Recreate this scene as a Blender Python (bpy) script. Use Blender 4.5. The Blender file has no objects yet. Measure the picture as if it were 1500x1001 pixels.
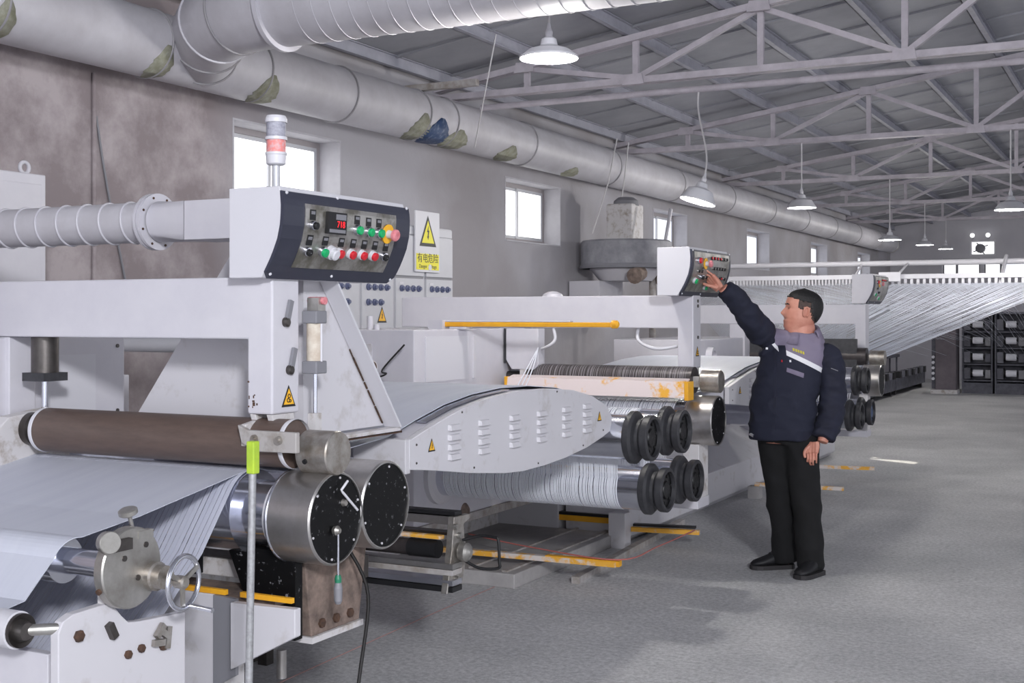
import bpy, bmesh, math, random
from mathutils import Vector, Matrix
random.seed(7)
scene = bpy.context.scene
COL = scene.collection

# ------------------------------------------------------------------ camera
cam_d = bpy.data.cameras.new('camera'); cam = bpy.data.objects.new('camera', cam_d); COL.objects.link(cam)
scene.camera = cam
cam.location = (0, 0, 1.58)
cam.rotation_euler = (math.radians(90), 0, math.radians(27.3115))
cam_d.sensor_width = 36.0
cam_d.lens = 1830 / 1500 * 36.0
cam_d.shift_y = -(500.5 - 463) / 1500.0
cam_d.clip_start = 0.05; cam_d.clip_end = 200

# ------------------------------------------------------------------ world, sun, large lights, exposure
w = bpy.data.worlds.new('world'); scene.world = w; w.use_nodes = True
wb = w.node_tree.nodes['Background']
wb.inputs[0].default_value = (0.90, 0.925, 1.0, 1); wb.inputs[1].default_value = 2.35

def light(name, kind, loc, target, energy, color, **k):
    d = bpy.data.lights.new(name, kind); o = bpy.data.objects.new(name, d); COL.objects.link(o)
    o.location = loc
    o.rotation_euler = (Vector(target) - Vector(loc)).to_track_quat('-Z', 'Y').to_euler()
    d.energy = energy; d.color = color
    for a, b in k.items(): setattr(d, a, b)
    return o
light('sun', 'SUN', (-20, 21, 12), (-20 + 0.88, 21 - 0.47, 12 - 0.66), 16.0, (1.0, 0.93, 0.80), angle=0.006)
# added key light behind camera right, standing in for an unseen gate
light('key_light', 'AREA', (3.7, -3.5, 4.3), (-2.9, 6.6, 0.9), 1150, (0.95, 0.96, 1.0), shape='RECTANGLE', size=0.8, size_y=0.8)

vs = scene.view_settings
vs.view_transform = 'Standard'; vs.look = 'None'; vs.exposure = -0.66; vs.gamma = 1.0; vs.use_curve_mapping = False

# ------------------------------------------------------------------ materials
def lin(c):
    r = []
    for v in c[:3]:
        v /= 255.0
        r.append(v / 12.92 if v <= 0.04045 else ((v + 0.055) / 1.055) ** 2.4)
    return (*r, 1)

MATS = {}
def mat(name, col, rough=0.5, metal=0.0, col2=None, scale=8.0, bump=0.0, bscale=60.0, lo=0.35, hi=0.65, stretch=(1, 1, 1), detail=6, spec=0.5, coat=0):
    m = bpy.data.materials.new(name); m.use_nodes = True
    nt = m.node_tree; b = nt.nodes['Principled BSDF']
    b.inputs['Base Color'].default_value = lin(col)
    b.inputs['Roughness'].default_value = rough
    b.inputs['Metallic'].default_value = metal
    b.inputs['Specular IOR Level'].default_value = spec
    b.inputs['Coat Weight'].default_value = coat
    tc = nt.nodes.new('ShaderNodeTexCoord'); mp = nt.nodes.new('ShaderNodeMapping')
    mp.inputs['Scale'].default_value = stretch
    nt.links.new(tc.outputs['Object'], mp.inputs[0])
    if col2 is not None:
        n = nt.nodes.new('ShaderNodeTexNoise'); n.inputs['Scale'].default_value = scale; n.inputs['Detail'].default_value = detail
        n.inputs['Roughness'].default_value = 0.65
        nt.links.new(mp.outputs[0], n.inputs['Vector'])
        r = nt.nodes.new('ShaderNodeValToRGB')
        r.color_ramp.elements[0].position = lo; r.color_ramp.elements[0].color = lin(col)
        r.color_ramp.elements[1].position = hi; r.color_ramp.elements[1].color = lin(col2)
        nt.links.new(n.outputs[0], r.inputs[0]); nt.links.new(r.outputs[0], b.inputs['Base Color'])
    if bump:
        n2 = nt.nodes.new('ShaderNodeTexNoise'); n2.inputs['Scale'].default_value = bscale; n2.inputs['Detail'].default_value = 4
        nt.links.new(mp.outputs[0], n2.inputs['Vector'])
        bp = nt.nodes.new('ShaderNodeBump'); bp.inputs['Strength'].default_value = bump; bp.inputs['Distance'].default_value = 0.01
        nt.links.new(n2.outputs[0], bp.inputs['Height']); nt.links.new(bp.outputs[0], b.inputs['Normal'])
    MATS[name] = m
    return m

def emit(name, col, strength):
    m = bpy.data.materials.new(name); m.use_nodes = True
    nt = m.node_tree; b = nt.nodes['Principled BSDF']
    b.inputs['Base Color'].default_value = lin(col)
    b.inputs['Emission Color'].default_value = lin(col); b.inputs['Emission Strength'].default_value = strength
    MATS[name] = m
    return m

mat('white', (206, 204, 210), 0.45, col2=(197, 195, 203), scale=3.0, bump=0.03, bscale=40)
mat('white_worn', (204, 202, 207), 0.5, col2=(178, 173, 172), scale=9, lo=0.56, hi=0.78)
mat('dirty_white', (205, 202, 203), 0.6, col2=(150, 138, 126), scale=14, lo=0.5, hi=0.72)
mat('rust_chip', (92, 66, 50), 0.8, col2=(60, 46, 40), scale=40)
mat('plaster', (176, 167, 169), 0.92, col2=(140, 130, 132), scale=1.7, bump=0.5, bscale=11, lo=0.38, hi=0.56, detail=12)
mat('plaster_far', (200, 198, 204), 0.92, col2=(186, 184, 192), scale=0.7, bump=0.15, bscale=14)
mat('reveal', (196, 195, 200), 0.85, col2=(180, 178, 184), scale=3)
mat('duct', (196, 194, 200), 0.5, col2=(176, 173, 178), scale=2.5, bump=0.05, bscale=20, lo=0.4, hi=0.75)
mat('duct_olive', (128, 128, 108), 0.85, col2=(158, 158, 145), scale=18)
mat('duct_blue', (52, 74, 112), 0.6, col2=(140, 150, 165), scale=22, lo=0.5, hi=0.8)
mat('duct_band', (148, 146, 150), 0.5)
mat('roof_panel', (168, 169, 175), 0.75, col2=(150, 151, 158), scale=1.2, bump=0.05, bscale=10)
mat('steelwork', (190, 184, 192), 0.6, col2=(170, 164, 172), scale=6)
mat('purlin', (170, 170, 180), 0.6, col2=(155, 155, 166), scale=6)
mat('chrome', (222, 224, 232), 0.16, 0.95, col2=(206, 208, 220), scale=5)
mat('steel', (196, 194, 194), 0.34, 0.9, col2=(172, 168, 164), scale=7, bump=0.04, bscale=30)
mat('steel_scuffed', (186, 182, 178), 0.42, 0.8, col2=(146, 138, 128), scale=16, bump=0.08, bscale=50)
mat('steel_dark', (104, 100, 98), 0.4, 0.9, col2=(82, 78, 76), scale=10)
mat('alloy', (186, 184, 180), 0.38, 0.85, col2=(160, 156, 150), scale=12)
mat('alloy_dull', (178, 174, 172), 0.5, 0.2, col2=(150, 143, 136), scale=14, lo=0.5, hi=0.7)
mat('end_frame', (118, 110, 116), 0.8, col2=(98, 92, 98), scale=3)
mat('galvanised', (176, 177, 180), 0.5, 0.5, col2=(150, 150, 152), scale=70, bump=0.06, bscale=120)
mat('brown_rubber', (98, 82, 75), 0.42, col2=(86, 72, 66), scale=14, bump=0.05, bscale=80, stretch=(0.6, 3, 3))
mat('roller_dark', (72, 66, 66), 0.4, 0.3, col2=(56, 52, 54), scale=20)
mat('black_face', (8, 8, 10), 0.5, col2=(120, 120, 124), scale=55, lo=0.615, hi=0.68, spec=0.25)
mat('black', (24, 24, 27), 0.5)
mat('black_rubber', (58, 58, 62), 0.5, col2=(44, 44, 48), scale=30)
mat('grease_hub', (52, 52, 54), 0.35, 0.5, col2=(24, 24, 26), scale=38, bump=0.5, bscale=60)
mat('film', (202, 205, 216), 0.5, col2=(193, 196, 209), scale=1.6, stretch=(7, 0.6, 0.6), bump=0.02, bscale=12)
mat('film_strip', (196, 198, 210), 0.45, col2=(186, 188, 202), scale=2, stretch=(14, 0.6, 0.6))
mat('yarn', (226, 228, 236), 0.5)
mat('yarn_grey', (206, 210, 222), 0.5)
mat('panel_navy', (52, 54, 68), 0.42, col2=(62, 64, 78), scale=9, lo=0.55, hi=0.8)
mat('panel_steel', (176, 173, 170), 0.36, 0.7, col2=(126, 123, 114), scale=11, lo=0.42, hi=0.6)
mat('green_button', (20, 168, 100), 0.3)
mat('red_button', (206, 40, 52), 0.3)
mat('pink_button', (222, 150, 156), 0.4, col2=(208, 112, 120), scale=60)
mat('white_plastic', (208, 207, 213), 0.4)
mat('yellow', (238, 176, 38), 0.5, col2=(226, 160, 40), scale=12)
mat('yellow_worn', (232, 172, 60), 0.6, col2=(214, 205, 200), scale=7, lo=0.46, hi=0.56)
mat('yellow_mark', (246, 186, 44), 0.5)
mat('yellow_sign', (232, 222, 48), 0.5)
mat('floor', (186, 186, 187), 0.8, col2=(214, 213, 213), scale=0.55, bump=0.25, bscale=55, lo=0.4, hi=0.64, detail=10)
mat('concrete', (176, 173, 173), 0.85, col2=(156, 153, 153), scale=5, bump=0.2, bscale=40)
mat('dusty_rail', (176, 172, 172), 0.7, col2=(140, 132, 124), scale=12)
mat('brown_grime', (140, 122, 112), 0.85, col2=(96, 84, 78), scale=16, bump=0.2, bscale=40)
mat('cabinet', (198, 198, 203), 0.5, col2=(190, 190, 196), scale=2)
mat('blue_knob', (92, 98, 128), 0.5)
mat('grey_plastic', (128, 128, 134), 0.5)
mat('tank', (112, 112, 120), 0.6, col2=(150, 150, 156), scale=4)
mat('lamp_shade', (206, 206, 212), 0.4)
mat('cord_white', (206, 204, 206), 0.6)
mat('signal_grey', (170, 170, 182), 0.6, col2=(140, 140, 152), scale=90)
mat('signal_red', (226, 134, 130), 0.5, col2=(206, 176, 180), scale=70, lo=0.45, hi=0.65)
mat('tape_green', (178, 206, 60), 0.5, col2=(160, 190, 60), scale=30)
mat('red_cord', (186, 110, 104), 0.7)
mat('cord_faded', (176, 140, 136), 0.8)
mat('guard_worn', (226, 212, 210), 0.55, col2=(232, 172, 60), scale=3.2, lo=0.55, hi=0.60)
mat('yarn_dark', (132, 128, 132), 0.6)
mat('orange_cord', (206, 140, 60), 0.7)
mat('cable_black', (24, 22, 22), 0.6)
mat('tool_green', (40, 120, 90), 0.4)
mat('aluminium', (196, 197, 202), 0.45, 0.3)
mat('frame_grey', (158, 152, 154), 0.55)
mat('clear_tube', (208, 200, 186), 0.25, col2=(190, 176, 160), scale=30)
mat('skin', (204, 146, 126), 0.5, col2=(190, 124, 106), scale=12)
mat('lip', (176, 104, 98), 0.5)
mat('hair', (17, 16, 18), 0.55, bump=0.4, bscale=160)
mat('stubble', (84, 68, 62), 0.8, col2=(58, 50, 48), scale=60)
mat('navy_cloth', (28, 31, 50), 0.85, col2=(24, 26, 42), scale=12, bump=0.12, bscale=18)
mat('lilac_cloth', (124, 116, 136), 0.85, col2=(116, 108, 128), scale=20)
mat('reflective', (232, 232, 236), 0.45)
mat('logo_yellow', (196, 184, 64), 0.6)
mat('trouser', (14, 14, 17), 0.9, col2=(10, 10, 12), scale=9, bump=0.15, bscale=14)
mat('shoe', (22, 22, 26), 0.6)
mat('sole', (44, 42, 44), 0.7)
mat('eye_white', (230, 226, 222), 0.3)
mat('winder_frame', (128, 128, 138), 0.7, col2=(106, 106, 116), scale=7)
mat('winder_dark', (76, 77, 86), 0.7, col2=(104, 104, 114), scale=9)
mat('bobbin', (226, 226, 234), 0.6)
emit('daylight_pane', (255, 255, 255), 2.0)
emit('daylight_pane_soft', (236, 240, 250), 1.5)
emit('daylight_pane_hot', (255, 255, 255), 3.0)
emit('bulb', (255, 250, 240), 6.0)
emit('led_red', (255, 40, 50), 1.2)

# the floor's dusting: add speckle to the floor material
def speckle(m):
    nt = m.node_tree; b = nt.nodes['Principled BSDF']
    base = b.inputs['Base Color'].links[0].from_socket
    tc = nt.nodes.new('ShaderNodeTexCoord')
    n = nt.nodes.new('ShaderNodeTexNoise'); n.inputs['Scale'].default_value = 38; n.inputs['Detail'].default_value = 5; n.inputs['Roughness'].default_value = 0.8
    nt.links.new(tc.outputs['Object'], n.inputs['Vector'])
    r = nt.nodes.new('ShaderNodeValToRGB')
    r.color_ramp.elements[0].position = 0.36; r.color_ramp.elements[0].color = (0.52, 0.52, 0.53, 1)
    r.color_ramp.elements[1].position = 0.62; r.color_ramp.elements[1].color = (1.1, 1.1, 1.1, 1)
    nt.links.new(n.outputs[0], r.inputs[0])
    mx = nt.nodes.new('ShaderNodeMixRGB'); mx.blend_type = 'MULTIPLY'; mx.inputs[0].default_value = 0.75
    nt.links.new(base, mx.inputs[1]); nt.links.new(r.outputs[0], mx.inputs[2]); nt.links.new(mx.outputs[0], b.inputs['Base Color'])
speckle(MATS['floor'])

# ------------------------------------------------------------------ mesh helpers
WLOC = {}
def frame_of(axis):
    a = Vector(axis).normalized()
    t = Vector((0, 0, 1)) if abs(a.z) < 0.9 else Vector((1, 0, 0))
    u = a.cross(t).normalized(); v = a.cross(u).normalized()
    return a, u, v

class MB:
    def __init__(s): s.v = []; s.f = []; s.sm = []
    def add(s, vs_, fs_, smooth=False):
        o = len(s.v); s.v += [tuple(p) for p in vs_]
        for f in fs_: s.f.append([i + o for i in f]); s.sm.append(smooth)
        return s
    def box(s, x0, x1, y0, y1, z0, z1):
        vs_ = [(x0,y0,z0),(x1,y0,z0),(x1,y1,z0),(x0,y1,z0),(x0,y0,z1),(x1,y0,z1),(x1,y1,z1),(x0,y1,z1)]
        return s.add(vs_, [(0,3,2,1),(4,5,6,7),(0,1,5,4),(1,2,6,5),(2,3,7,6),(3,0,4,7)])
    def prism(s, poly, axis, a0, a1):
        """poly: list of 2D points; axis 'x': (y,z), 'y': (x,z), 'z': (x,y)"""
        n = len(poly)
        def pt(p, a):
            return (a, p[0], p[1]) if axis == 'x' else (p[0], a, p[1]) if axis == 'y' else (p[0], p[1], a)
        vs_ = [pt(p, a0) for p in poly] + [pt(p, a1) for p in poly]
        fs_ = [tuple(range(n)), tuple(range(2*n-1, n-1, -1))] + [(i, n+i, n+(i+1) % n, (i+1) % n) for i in range(n)]
        return s.add(vs_, fs_)
    def lathe(s, origin, axis, prof, n=32, caps=True):
        """prof: list of (distance along axis, radius); hard corners are duplicated rings"""
        a, u, v = frame_of(axis); o = Vector(origin)
        for i in range(len(prof) - 1):
            (d0, r0), (d1, r1) = prof[i], prof[i+1]
            if abs(d0-d1) < 1e-6 and abs(r0-r1) < 1e-6: continue
            vs_ = []
            for d, r in ((d0, r0), (d1, r1)):
                for k in range(n):
                    t = 2*math.pi*k/n
                    vs_.append(o + a*d + (u*math.cos(t) + v*math.sin(t))*max(r, 1e-5))
            s.add(vs_, [(k, n+k, n+(k+1) % n, (k+1) % n) for k in range(n)], True)
        if caps:
            for (d, r), fl in ((prof[0], True), (prof[-1], False)):
                if r > 1e-4:
                    vs_ = [o + a*d + (u*math.cos(2*math.pi*k/n) + v*math.sin(2*math.pi*k/n))*r for k in range(n)]
                    f = tuple(range(n)); s.add(vs_, [f if fl else f[::-1]])
        return s
    def cyl(s, p0, p1, r, n=24, r1=None, caps=True):
        p0 = Vector(p0); p1 = Vector(p1); L = (p1-p0).length
        return s.lathe(p0, p1-p0, [(0, r), (L, r if r1 is None else r1)], n, caps)
    def bar(s, p0, p1, w_, h, up=(0, 0, 1)):
        p0 = Vector(p0); p1 = Vector(p1); a = (p1-p0).normalized()
        u = a.cross(Vector(up)).normalized() * w_/2; v = u.cross(a).normalized() * h/2
        vs_ = [p + i*u + j*v for p in (p0, p1) for i, j in ((-1,-1),(1,-1),(1,1),(-1,1))]
        return s.add(vs_, [(0,1,2,3),(7,6,5,4),(0,4,5,1),(1,5,6,2),(2,6,7,3),(3,7,4,0)])
    def tube(s, pts, r, n=10, caps=True):
        pts = [Vector(p) for p in pts]; rings = []
        _, u, v = frame_of(pts[1]-pts[0])
        rr = r if isinstance(r, (list, tuple)) else [r]*len(pts)
        vs_ = []
        for i, p in enumerate(pts):
            t = (pts[min(i+1, len(pts)-1)] - pts[max(i-1, 0)]).normalized()
            u = (u - t*u.dot(t)).normalized(); v = t.cross(u)
            vs_ += [p + (u*math.cos(2*math.pi*k/n) + v*math.sin(2*math.pi*k/n))*rr[i] for k in range(n)]
        fs_ = [(i*n+k, i*n+(k+1) % n, (i+1)*n+(k+1) % n, (i+1)*n+k) for i in range(len(pts)-1) for k in range(n)]
        s.add(vs_, fs_, True)
        if caps:
            m = len(pts)-1
            s.add(vs_[:n], [tuple(range(n-1, -1, -1))]); s.add(vs_[m*n:], [tuple(range(n))])
        return s
    def torus(s, c, axis, R_, r, n=32, m=10):
        a, u, v = frame_of(axis); c = Vector(c); vs_ = []
        for i in range(n):
            t = 2*math.pi*i/n; d = u*math.cos(t) + v*math.sin(t)
            for j in range(m):
                q = 2*math.pi*j/m
                vs_.append(c + d*(R_ + r*math.cos(q)) + a*r*math.sin(q))
        return s.add(vs_, [(i*m+j, ((i+1) % n)*m+j, ((i+1) % n)*m+(j+1) % m, i*m+(j+1) % m) for i in range(n) for j in range(m)], True)
    def build(s, name, m, parent=None, bevel=0, kind=None, fix=True, solid=0):
        me = bpy.data.meshes.new(name)
        off = Vector(WLOC.get(parent.name, (0, 0, 0))) if parent else Vector((0, 0, 0))
        me.from_pydata([tuple(Vector(p) - off) for p in s.v], [], s.f)
        me.polygons.foreach_set('use_smooth', s.sm)
        if fix:
            bm = bmesh.new(); bm.from_mesh(me); bmesh.ops.recalc_face_normals(bm, faces=bm.faces); bm.to_mesh(me); bm.free()
        me.materials.append(MATS[m] if isinstance(m, str) else m)
        o = bpy.data.objects.new(name, me); COL.objects.link(o)
        if parent:
            o.parent = parent; WLOC[o.name] = tuple(off)
        if bevel:
            b = o.modifiers.new('bevel', 'BEVEL'); b.width = bevel; b.segments = 2; b.limit_method = 'ANGLE'; b.angle_limit = math.radians(40)
        if kind: o['kind'] = kind
        return o

def thing(name, loc, label, cat, group=None):
    o = bpy.data.objects.new(name, None); COL.objects.link(o); o.location = loc; o.empty_display_size = 0.1
    WLOC[o.name] = tuple(loc)
    return tag(o, label, cat, group)
def tag(o, label, cat, group=None, kind=None):
    o['label'] = label; o['category'] = cat
    if group: o['group'] = group
    if kind: o['kind'] = kind
    return o
def box(name, m, p, x0, x1, y0, y1, z0, z1, bevel=0): return MB().box(x0, x1, y0, y1, z0, z1).build(name, m, p, bevel)
def cyl(name, m, p, a, b, r, n=24, r1=None): return MB().cyl(a, b, r, n, r1).build(name, m, p)
def prism(name, m, p, poly, axis, a0, a1, bevel=0): return MB().prism(poly, axis, a0, a1).build(name, m, p, bevel)
def lathe(name, m, p, o, ax, prof, n=32): return MB().lathe(o, ax, prof, n).build(name, m, p)
def tube(name, m, p, pts, r, n=10): return MB().tube(pts, r, n).build(name, m, p)
def dup(o, parent, dloc):
    c = o.copy(); COL.objects.link(c); c.parent = parent; c.location = Vector(o.location) + Vector(dloc)
    WLOC[c.name] = WLOC.get(o.name, (0, 0, 0))
    return c
def dup_tree(o, dloc, parent=None):
    c = o.copy(); COL.objects.link(c); c.parent = parent
    if parent is None: c.location = Vector(o.location) + Vector(dloc)
    for ch in list(o.children): dup_tree(ch, dloc, c)
    return c
def smooth_pts(pts, k=6):
    """Catmull-Rom through control points"""
    P_ = [Vector(p) for p in pts]; out = []
    for i in range(len(P_)-1):
        p0 = P_[max(i-1, 0)]; p1 = P_[i]; p2 = P_[i+1]; p3 = P_[min(i+2, len(P_)-1)]
        for j in range(k):
            t = j/k
            out.append(0.5*((2*p1) + (p2-p0)*t + (2*p0-5*p1+4*p2-p3)*t*t + (3*p1-p0-3*p2+p3)*t**3))
    out.append(P_[-1]); return out
def sheet(path, x0, x1, th=0.002, mb=None, x0e=None, x1e=None):
    """a web of film following a (y,z) path between x0 and x1 (optionally tapering to x0e..x1e)"""
    mb = mb or MB(); n = len(path); top = []; bot = []
    for i, (y, z) in enumerate(path):
        t = i/(n-1)
        a = x0 if x0e is None else x0 + (x0e-x0)*t; b = x1 if x1e is None else x1 + (x1e-x1)*t
        p0 = Vector(path[max(i-1, 0)]); p1 = Vector(path[min(i+1, n-1)]); d = (p1-p0).normalized(); nn = Vector((-d.y, d.x))*th
        top += [(a, y, z), (b, y, z)]; bot += [(a, y+nn.x, z+nn.y), (b, y+nn.x, z+nn.y)]
    m = 2*n; vs_ = top+bot; fs_ = []
    for i in range(n-1):
        fs_ += [(2*i, 2*i+1, 2*i+3, 2*i+2), (m+2*i, m+2*i+2, m+2*i+3, m+2*i+1), (2*i, 2*i+2, m+2*i+2, m+2*i), (2*i+1, m+2*i+1, m+2*i+3, 2*i+3)]
    fs_ += [(0, m, m+1, 1), (2*n-2, 2*n-1, m+2*n-1, m+2*n-2)]
    mb.add(vs_, fs_, False)
    return mb
def ribbons(path, x0, x1, n, fill=0.8, th=0.001, jit=0.25):
    mb = MB(); p = (x1-x0)/n
    for i in range(n):
        c = x0 + (i+0.5)*p + random.uniform(-jit, jit)*p*(1-fill)
        hw = p*fill/2*random.uniform(0.85, 1.05)
        sheet(path, c-hw, c+hw, th, mb)
    return mb
def arc_path(cy, cz, r, a0, a1, n=10):
    return [(cy + r*math.cos(math.radians(a0+(a1-a0)*i/n)), cz + r*math.sin(math.radians(a0+(a1-a0)*i/n))) for i in range(n+1)]

def text(name, body, m, parent, loc, size, xdir, zdir, extrude=0.0004, align='CENTER'):
    cu = bpy.data.curves.new(name, 'FONT'); cu.body = body; cu.size = size; cu.extrude = extrude
    cu.align_x = align; cu.align_y = 'CENTER'
    cu.materials.append(MATS[m])
    tmp = bpy.data.objects.new(name, cu); COL.objects.link(tmp)
    bpy.context.view_layer.update()
    me = bpy.data.meshes.new_from_object(tmp.evaluated_get(bpy.context.evaluated_depsgraph_get()))
    bpy.data.objects.remove(tmp); bpy.data.curves.remove(cu)
    me.name = name
    if not me.materials: me.materials.append(MATS[m])
    o = bpy.data.objects.new(name, me); COL.objects.link(o)
    x = Vector(xdir).normalized(); y = Vector(zdir).normalized(); z = x.cross(y)
    M_ = Matrix((x, y, z)).transposed()
    o.rotation_euler = M_.to_euler()
    off = Vector(WLOC.get(parent.name, (0, 0, 0))) if parent else Vector((0, 0, 0))
    o.location = Vector(loc) - off
    if parent: o.parent = parent; WLOC[o.name] = tuple(off)
    return o

def warning_triangle(parent, c, size, ydir, normal, kind='gear', bg='yellow_mark'):
    """black bordered yellow triangle lying in the plane spanned by ydir and Z"""
    c = Vector(c); yd = Vector(ydir); nn = Vector(normal)
    def tri(sc, d, name, m, p, dz=0.0):
        pts = [c + yd*(-0.5*size*sc) + Vector((0,0,-0.40*size*sc+dz)), c + yd*(0.5*size*sc) + Vector((0,0,-0.40*size*sc+dz)), c + Vector((0,0,0.56*size*sc+dz))]
        vs_ = [p_ + nn*0.0 for p_ in pts] + [p_ + nn*d for p_ in pts]
        return MB().add(vs_, [(0,1,2),(5,4,3),(0,3,4,1),(1,4,5,2),(2,5,3,0)]).build(name, m, p)
    t = tri(1.0, 0.0016, 'warning_triangle', 'black', parent)
    tri(0.74, 0.0024, 'yellow_field', bg, t)
    mb = MB()
    def q(a, b): return c + yd*(a*size) + Vector((0, 0, b*size)) + nn*0.0024
    if kind == 'bolt':
        pl = [(0.03, 0.26), (-0.07, 0.05), (-0.01, 0.05), (-0.04, -0.1), (-0.07, -0.08), (0.0, -0.2), (0.05, -0.06), (0.02, -0.08), (0.07, 0.1), (0.01, 0.1)]
        a = [q(x, y) for x, y in pl]; b = [p_ + nn*0.0008 for p_ in a]; n = len(a)
        mb.add(a+b, [tuple(range(n)), tuple(range(2*n-1, n-1, -1))] + [(i, n+i, n+(i+1) % n, (i+1) % n) for i in range(n)])
    else:
        for (a, b, r) in ((0.0, 0.08, 0.085), (-0.06, -0.11, 0.085), (0.08, -0.14, 0.06)):
            mb.torus(q(a, b) + nn*0.0004, nn, r*size, 0.022*size, 14, 6)
    mb.build('pictogram', 'black', t)
    return t

# ================================================================== THE SETTING
XW = -6.0                       # inner face of the left wall
YE = 32.5                       # inner face of the far wall
def struct(o): o['kind'] = 'structure'; return o
fl = MB().box(-6.4, 12, -5, YE+0.3, -0.12, 0.0).build('floor', 'floor'); struct(fl)

WIN_Y = [7.17 + 4.285*i for i in range(6)]; WW = 1.36; WZ0, WZ1 = 2.36, 3.03
def wall_boxes(openings, lo, hi, z0, z1, put):
    cuts = sorted({lo, hi} | {a for o in openings for a in o[:2]})
    for a, b in zip(cuts[:-1], cuts[1:]):
        op = sorted([o[2:] for o in openings if o[0] <= a + 1e-6 and o[1] >= b - 1e-6])
        z = z0
        for (c, d) in op: put(a, b, z, c); z = d
        put(a, b, z, z1)
mb = MB()
wall_boxes([(y, y+WW, WZ0, WZ1) for y in WIN_Y], -5.0, YE+0.3, 0, 3.84, lambda a, b, z, c: mb.box(XW-0.3, XW, a, b, z, c))
m_wall = MATS['plaster']
# the plaster is browner and patchier near the camera (old bare render), limewashed further down the hall
def wall_material():
    nt = m_wall.node_tree; b = nt.nodes['Principled BSDF']
    base = b.inputs['Base Color'].links[0].from_socket
    tc = nt.nodes.new('ShaderNodeTexCoord'); sx = nt.nodes.new('ShaderNodeSeparateXYZ'); nt.links.new(tc.outputs['Object'], sx.inputs[0])
    n = nt.nodes.new('ShaderNodeTexNoise'); n.inputs['Scale'].default_value = 1.3; n.inputs['Detail'].default_value = 6; nt.links.new(tc.outputs['Object'], n.inputs['Vector'])
    ad = nt.nodes.new('ShaderNodeMath'); ad.operation = 'MULTIPLY_ADD'; ad.inputs[1].default_value = 1.6
    nt.links.new(n.outputs[0], ad.inputs[0]); nt.links.new(sx.outputs['Y'], ad.inputs[2])
    mr = nt.nodes.new('ShaderNodeMapRange'); mr.inputs['From Min'].default_value = 7.6; mr.inputs['From Max'].default_value = 8.6
    nt.links.new(ad.outputs[0], mr.inputs['Value'])
    mx = nt.nodes.new('ShaderNodeMixRGB'); nt.links.new(mr.outputs[0], mx.inputs[0])
    nt.links.new(base, mx.inputs[1])
    r = nt.nodes.new('ShaderNodeValToRGB'); n2 = nt.nodes.new('ShaderNodeTexNoise'); n2.inputs['Scale'].default_value = 0.8; n2.inputs['Detail'].default_value = 7
    nt.links.new(tc.outputs['Object'], n2.inputs['Vector']); nt.links.new(n2.outputs[0], r.inputs[0])
    r.color_ramp.elements[0].position = 0.36; r.color_ramp.elements[0].color = lin((160, 156, 159))
    r.color_ramp.elements[1].position = 0.6; r.color_ramp.elements[1].color = lin((176, 174, 180))
    nt.links.new(r.outputs[0], mx.inputs[2]); nt.links.new(mx.outputs[0], b.inputs['Base Color'])
wall_material()
struct(mb.build('wall_left', 'plaster'))

END_OPEN = [(-4.75, -3.86, 2.50, 3.0), (-3.78, -2.75, 2.50, 2.98), (-4.10, -3.50, 3.06, 3.44)]
mb = MB()
wall_boxes(END_OPEN, XW-0.3, 12, 0, 6, lambda a, b, z, c: mb.box(a, b, YE, YE+0.3, z, c))
struct(mb.build('wall_far', 'plaster_far'))

# windows in the left wall
for i, y in enumerate(WIN_Y):
    t = bpy.data.objects.new('window_%d' % (i+1), None); COL.objects.link(t); t.location = (XW-0.25, y, WZ0); WLOC[t.name] = tuple(t.location)
    t['kind'] = 'structure'
    xo = XW-0.2; f = 0.045; mid = y + WW*0.52
    rv = MB(); rv.box(XW-0.29, XW+0.004, y-0.0, y+0.015, WZ0, WZ1); rv.box(XW-0.29, XW+0.004, y+WW-0.015, y+WW, WZ0, WZ1)
    rv.box(XW-0.29, XW+0.004, y+0.015, y+WW-0.015, WZ1-0.015, WZ1); rv.box(XW-0.29, XW+0.012, y+0.015, y+WW-0.015, WZ0, WZ0+0.015)
    rv.build('reveal', 'reveal', t)
    fr = MB()
    a0, a1, z0, z1 = y+0.015, y+WW-0.015, WZ0+0.015, WZ1-0.015
    fr.box(xo-0.05, xo, a0, a0+f, z0, z1); fr.box(xo-0.05, xo, a1-f, a1, z0, z1)
    fr.box(xo-0.05, xo, a0+f, a1-f, z0, z0+f); fr.box(xo-0.05, xo, a0+f, a1-f, z1-f, z1)
    fr.build('window_frame', 'frame_grey', t)
    for (s0, s1, dx) in ((a0+f, mid, 0.0), (mid-0.04, a1-f, 0.02)):
        if i == 2 and s0 < mid - 0.1: s0 += 0.30          # sash cut short, gap added to let a sun streak in
        if i == 0 and s1 < a1 - 0.2: s1 = mid + 0.0
        sa = MB(); g = 0.032; xs = xo - 0.02 + dx
        sa.box(xs-0.02, xs, s0, s0+g, z0+f, z1-f); sa.box(xs-0.02, xs, s1-g, s1, z0+f, z1-f)
        sa.box(xs-0.02, xs, s0+g, s1-g, z0+f, z0+f+g); sa.box(xs-0.02, xs, s0+g, s1-g, z1-f-g, z1-f)
        so = sa.build('sash', 'aluminium', t)
        box('pane', 'daylight_pane' if i < 2 else 'daylight_pane_soft', so, xs-0.014, xs-0.008, s0+g, s1-g, z0+f+g, z1-f-g)
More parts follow.
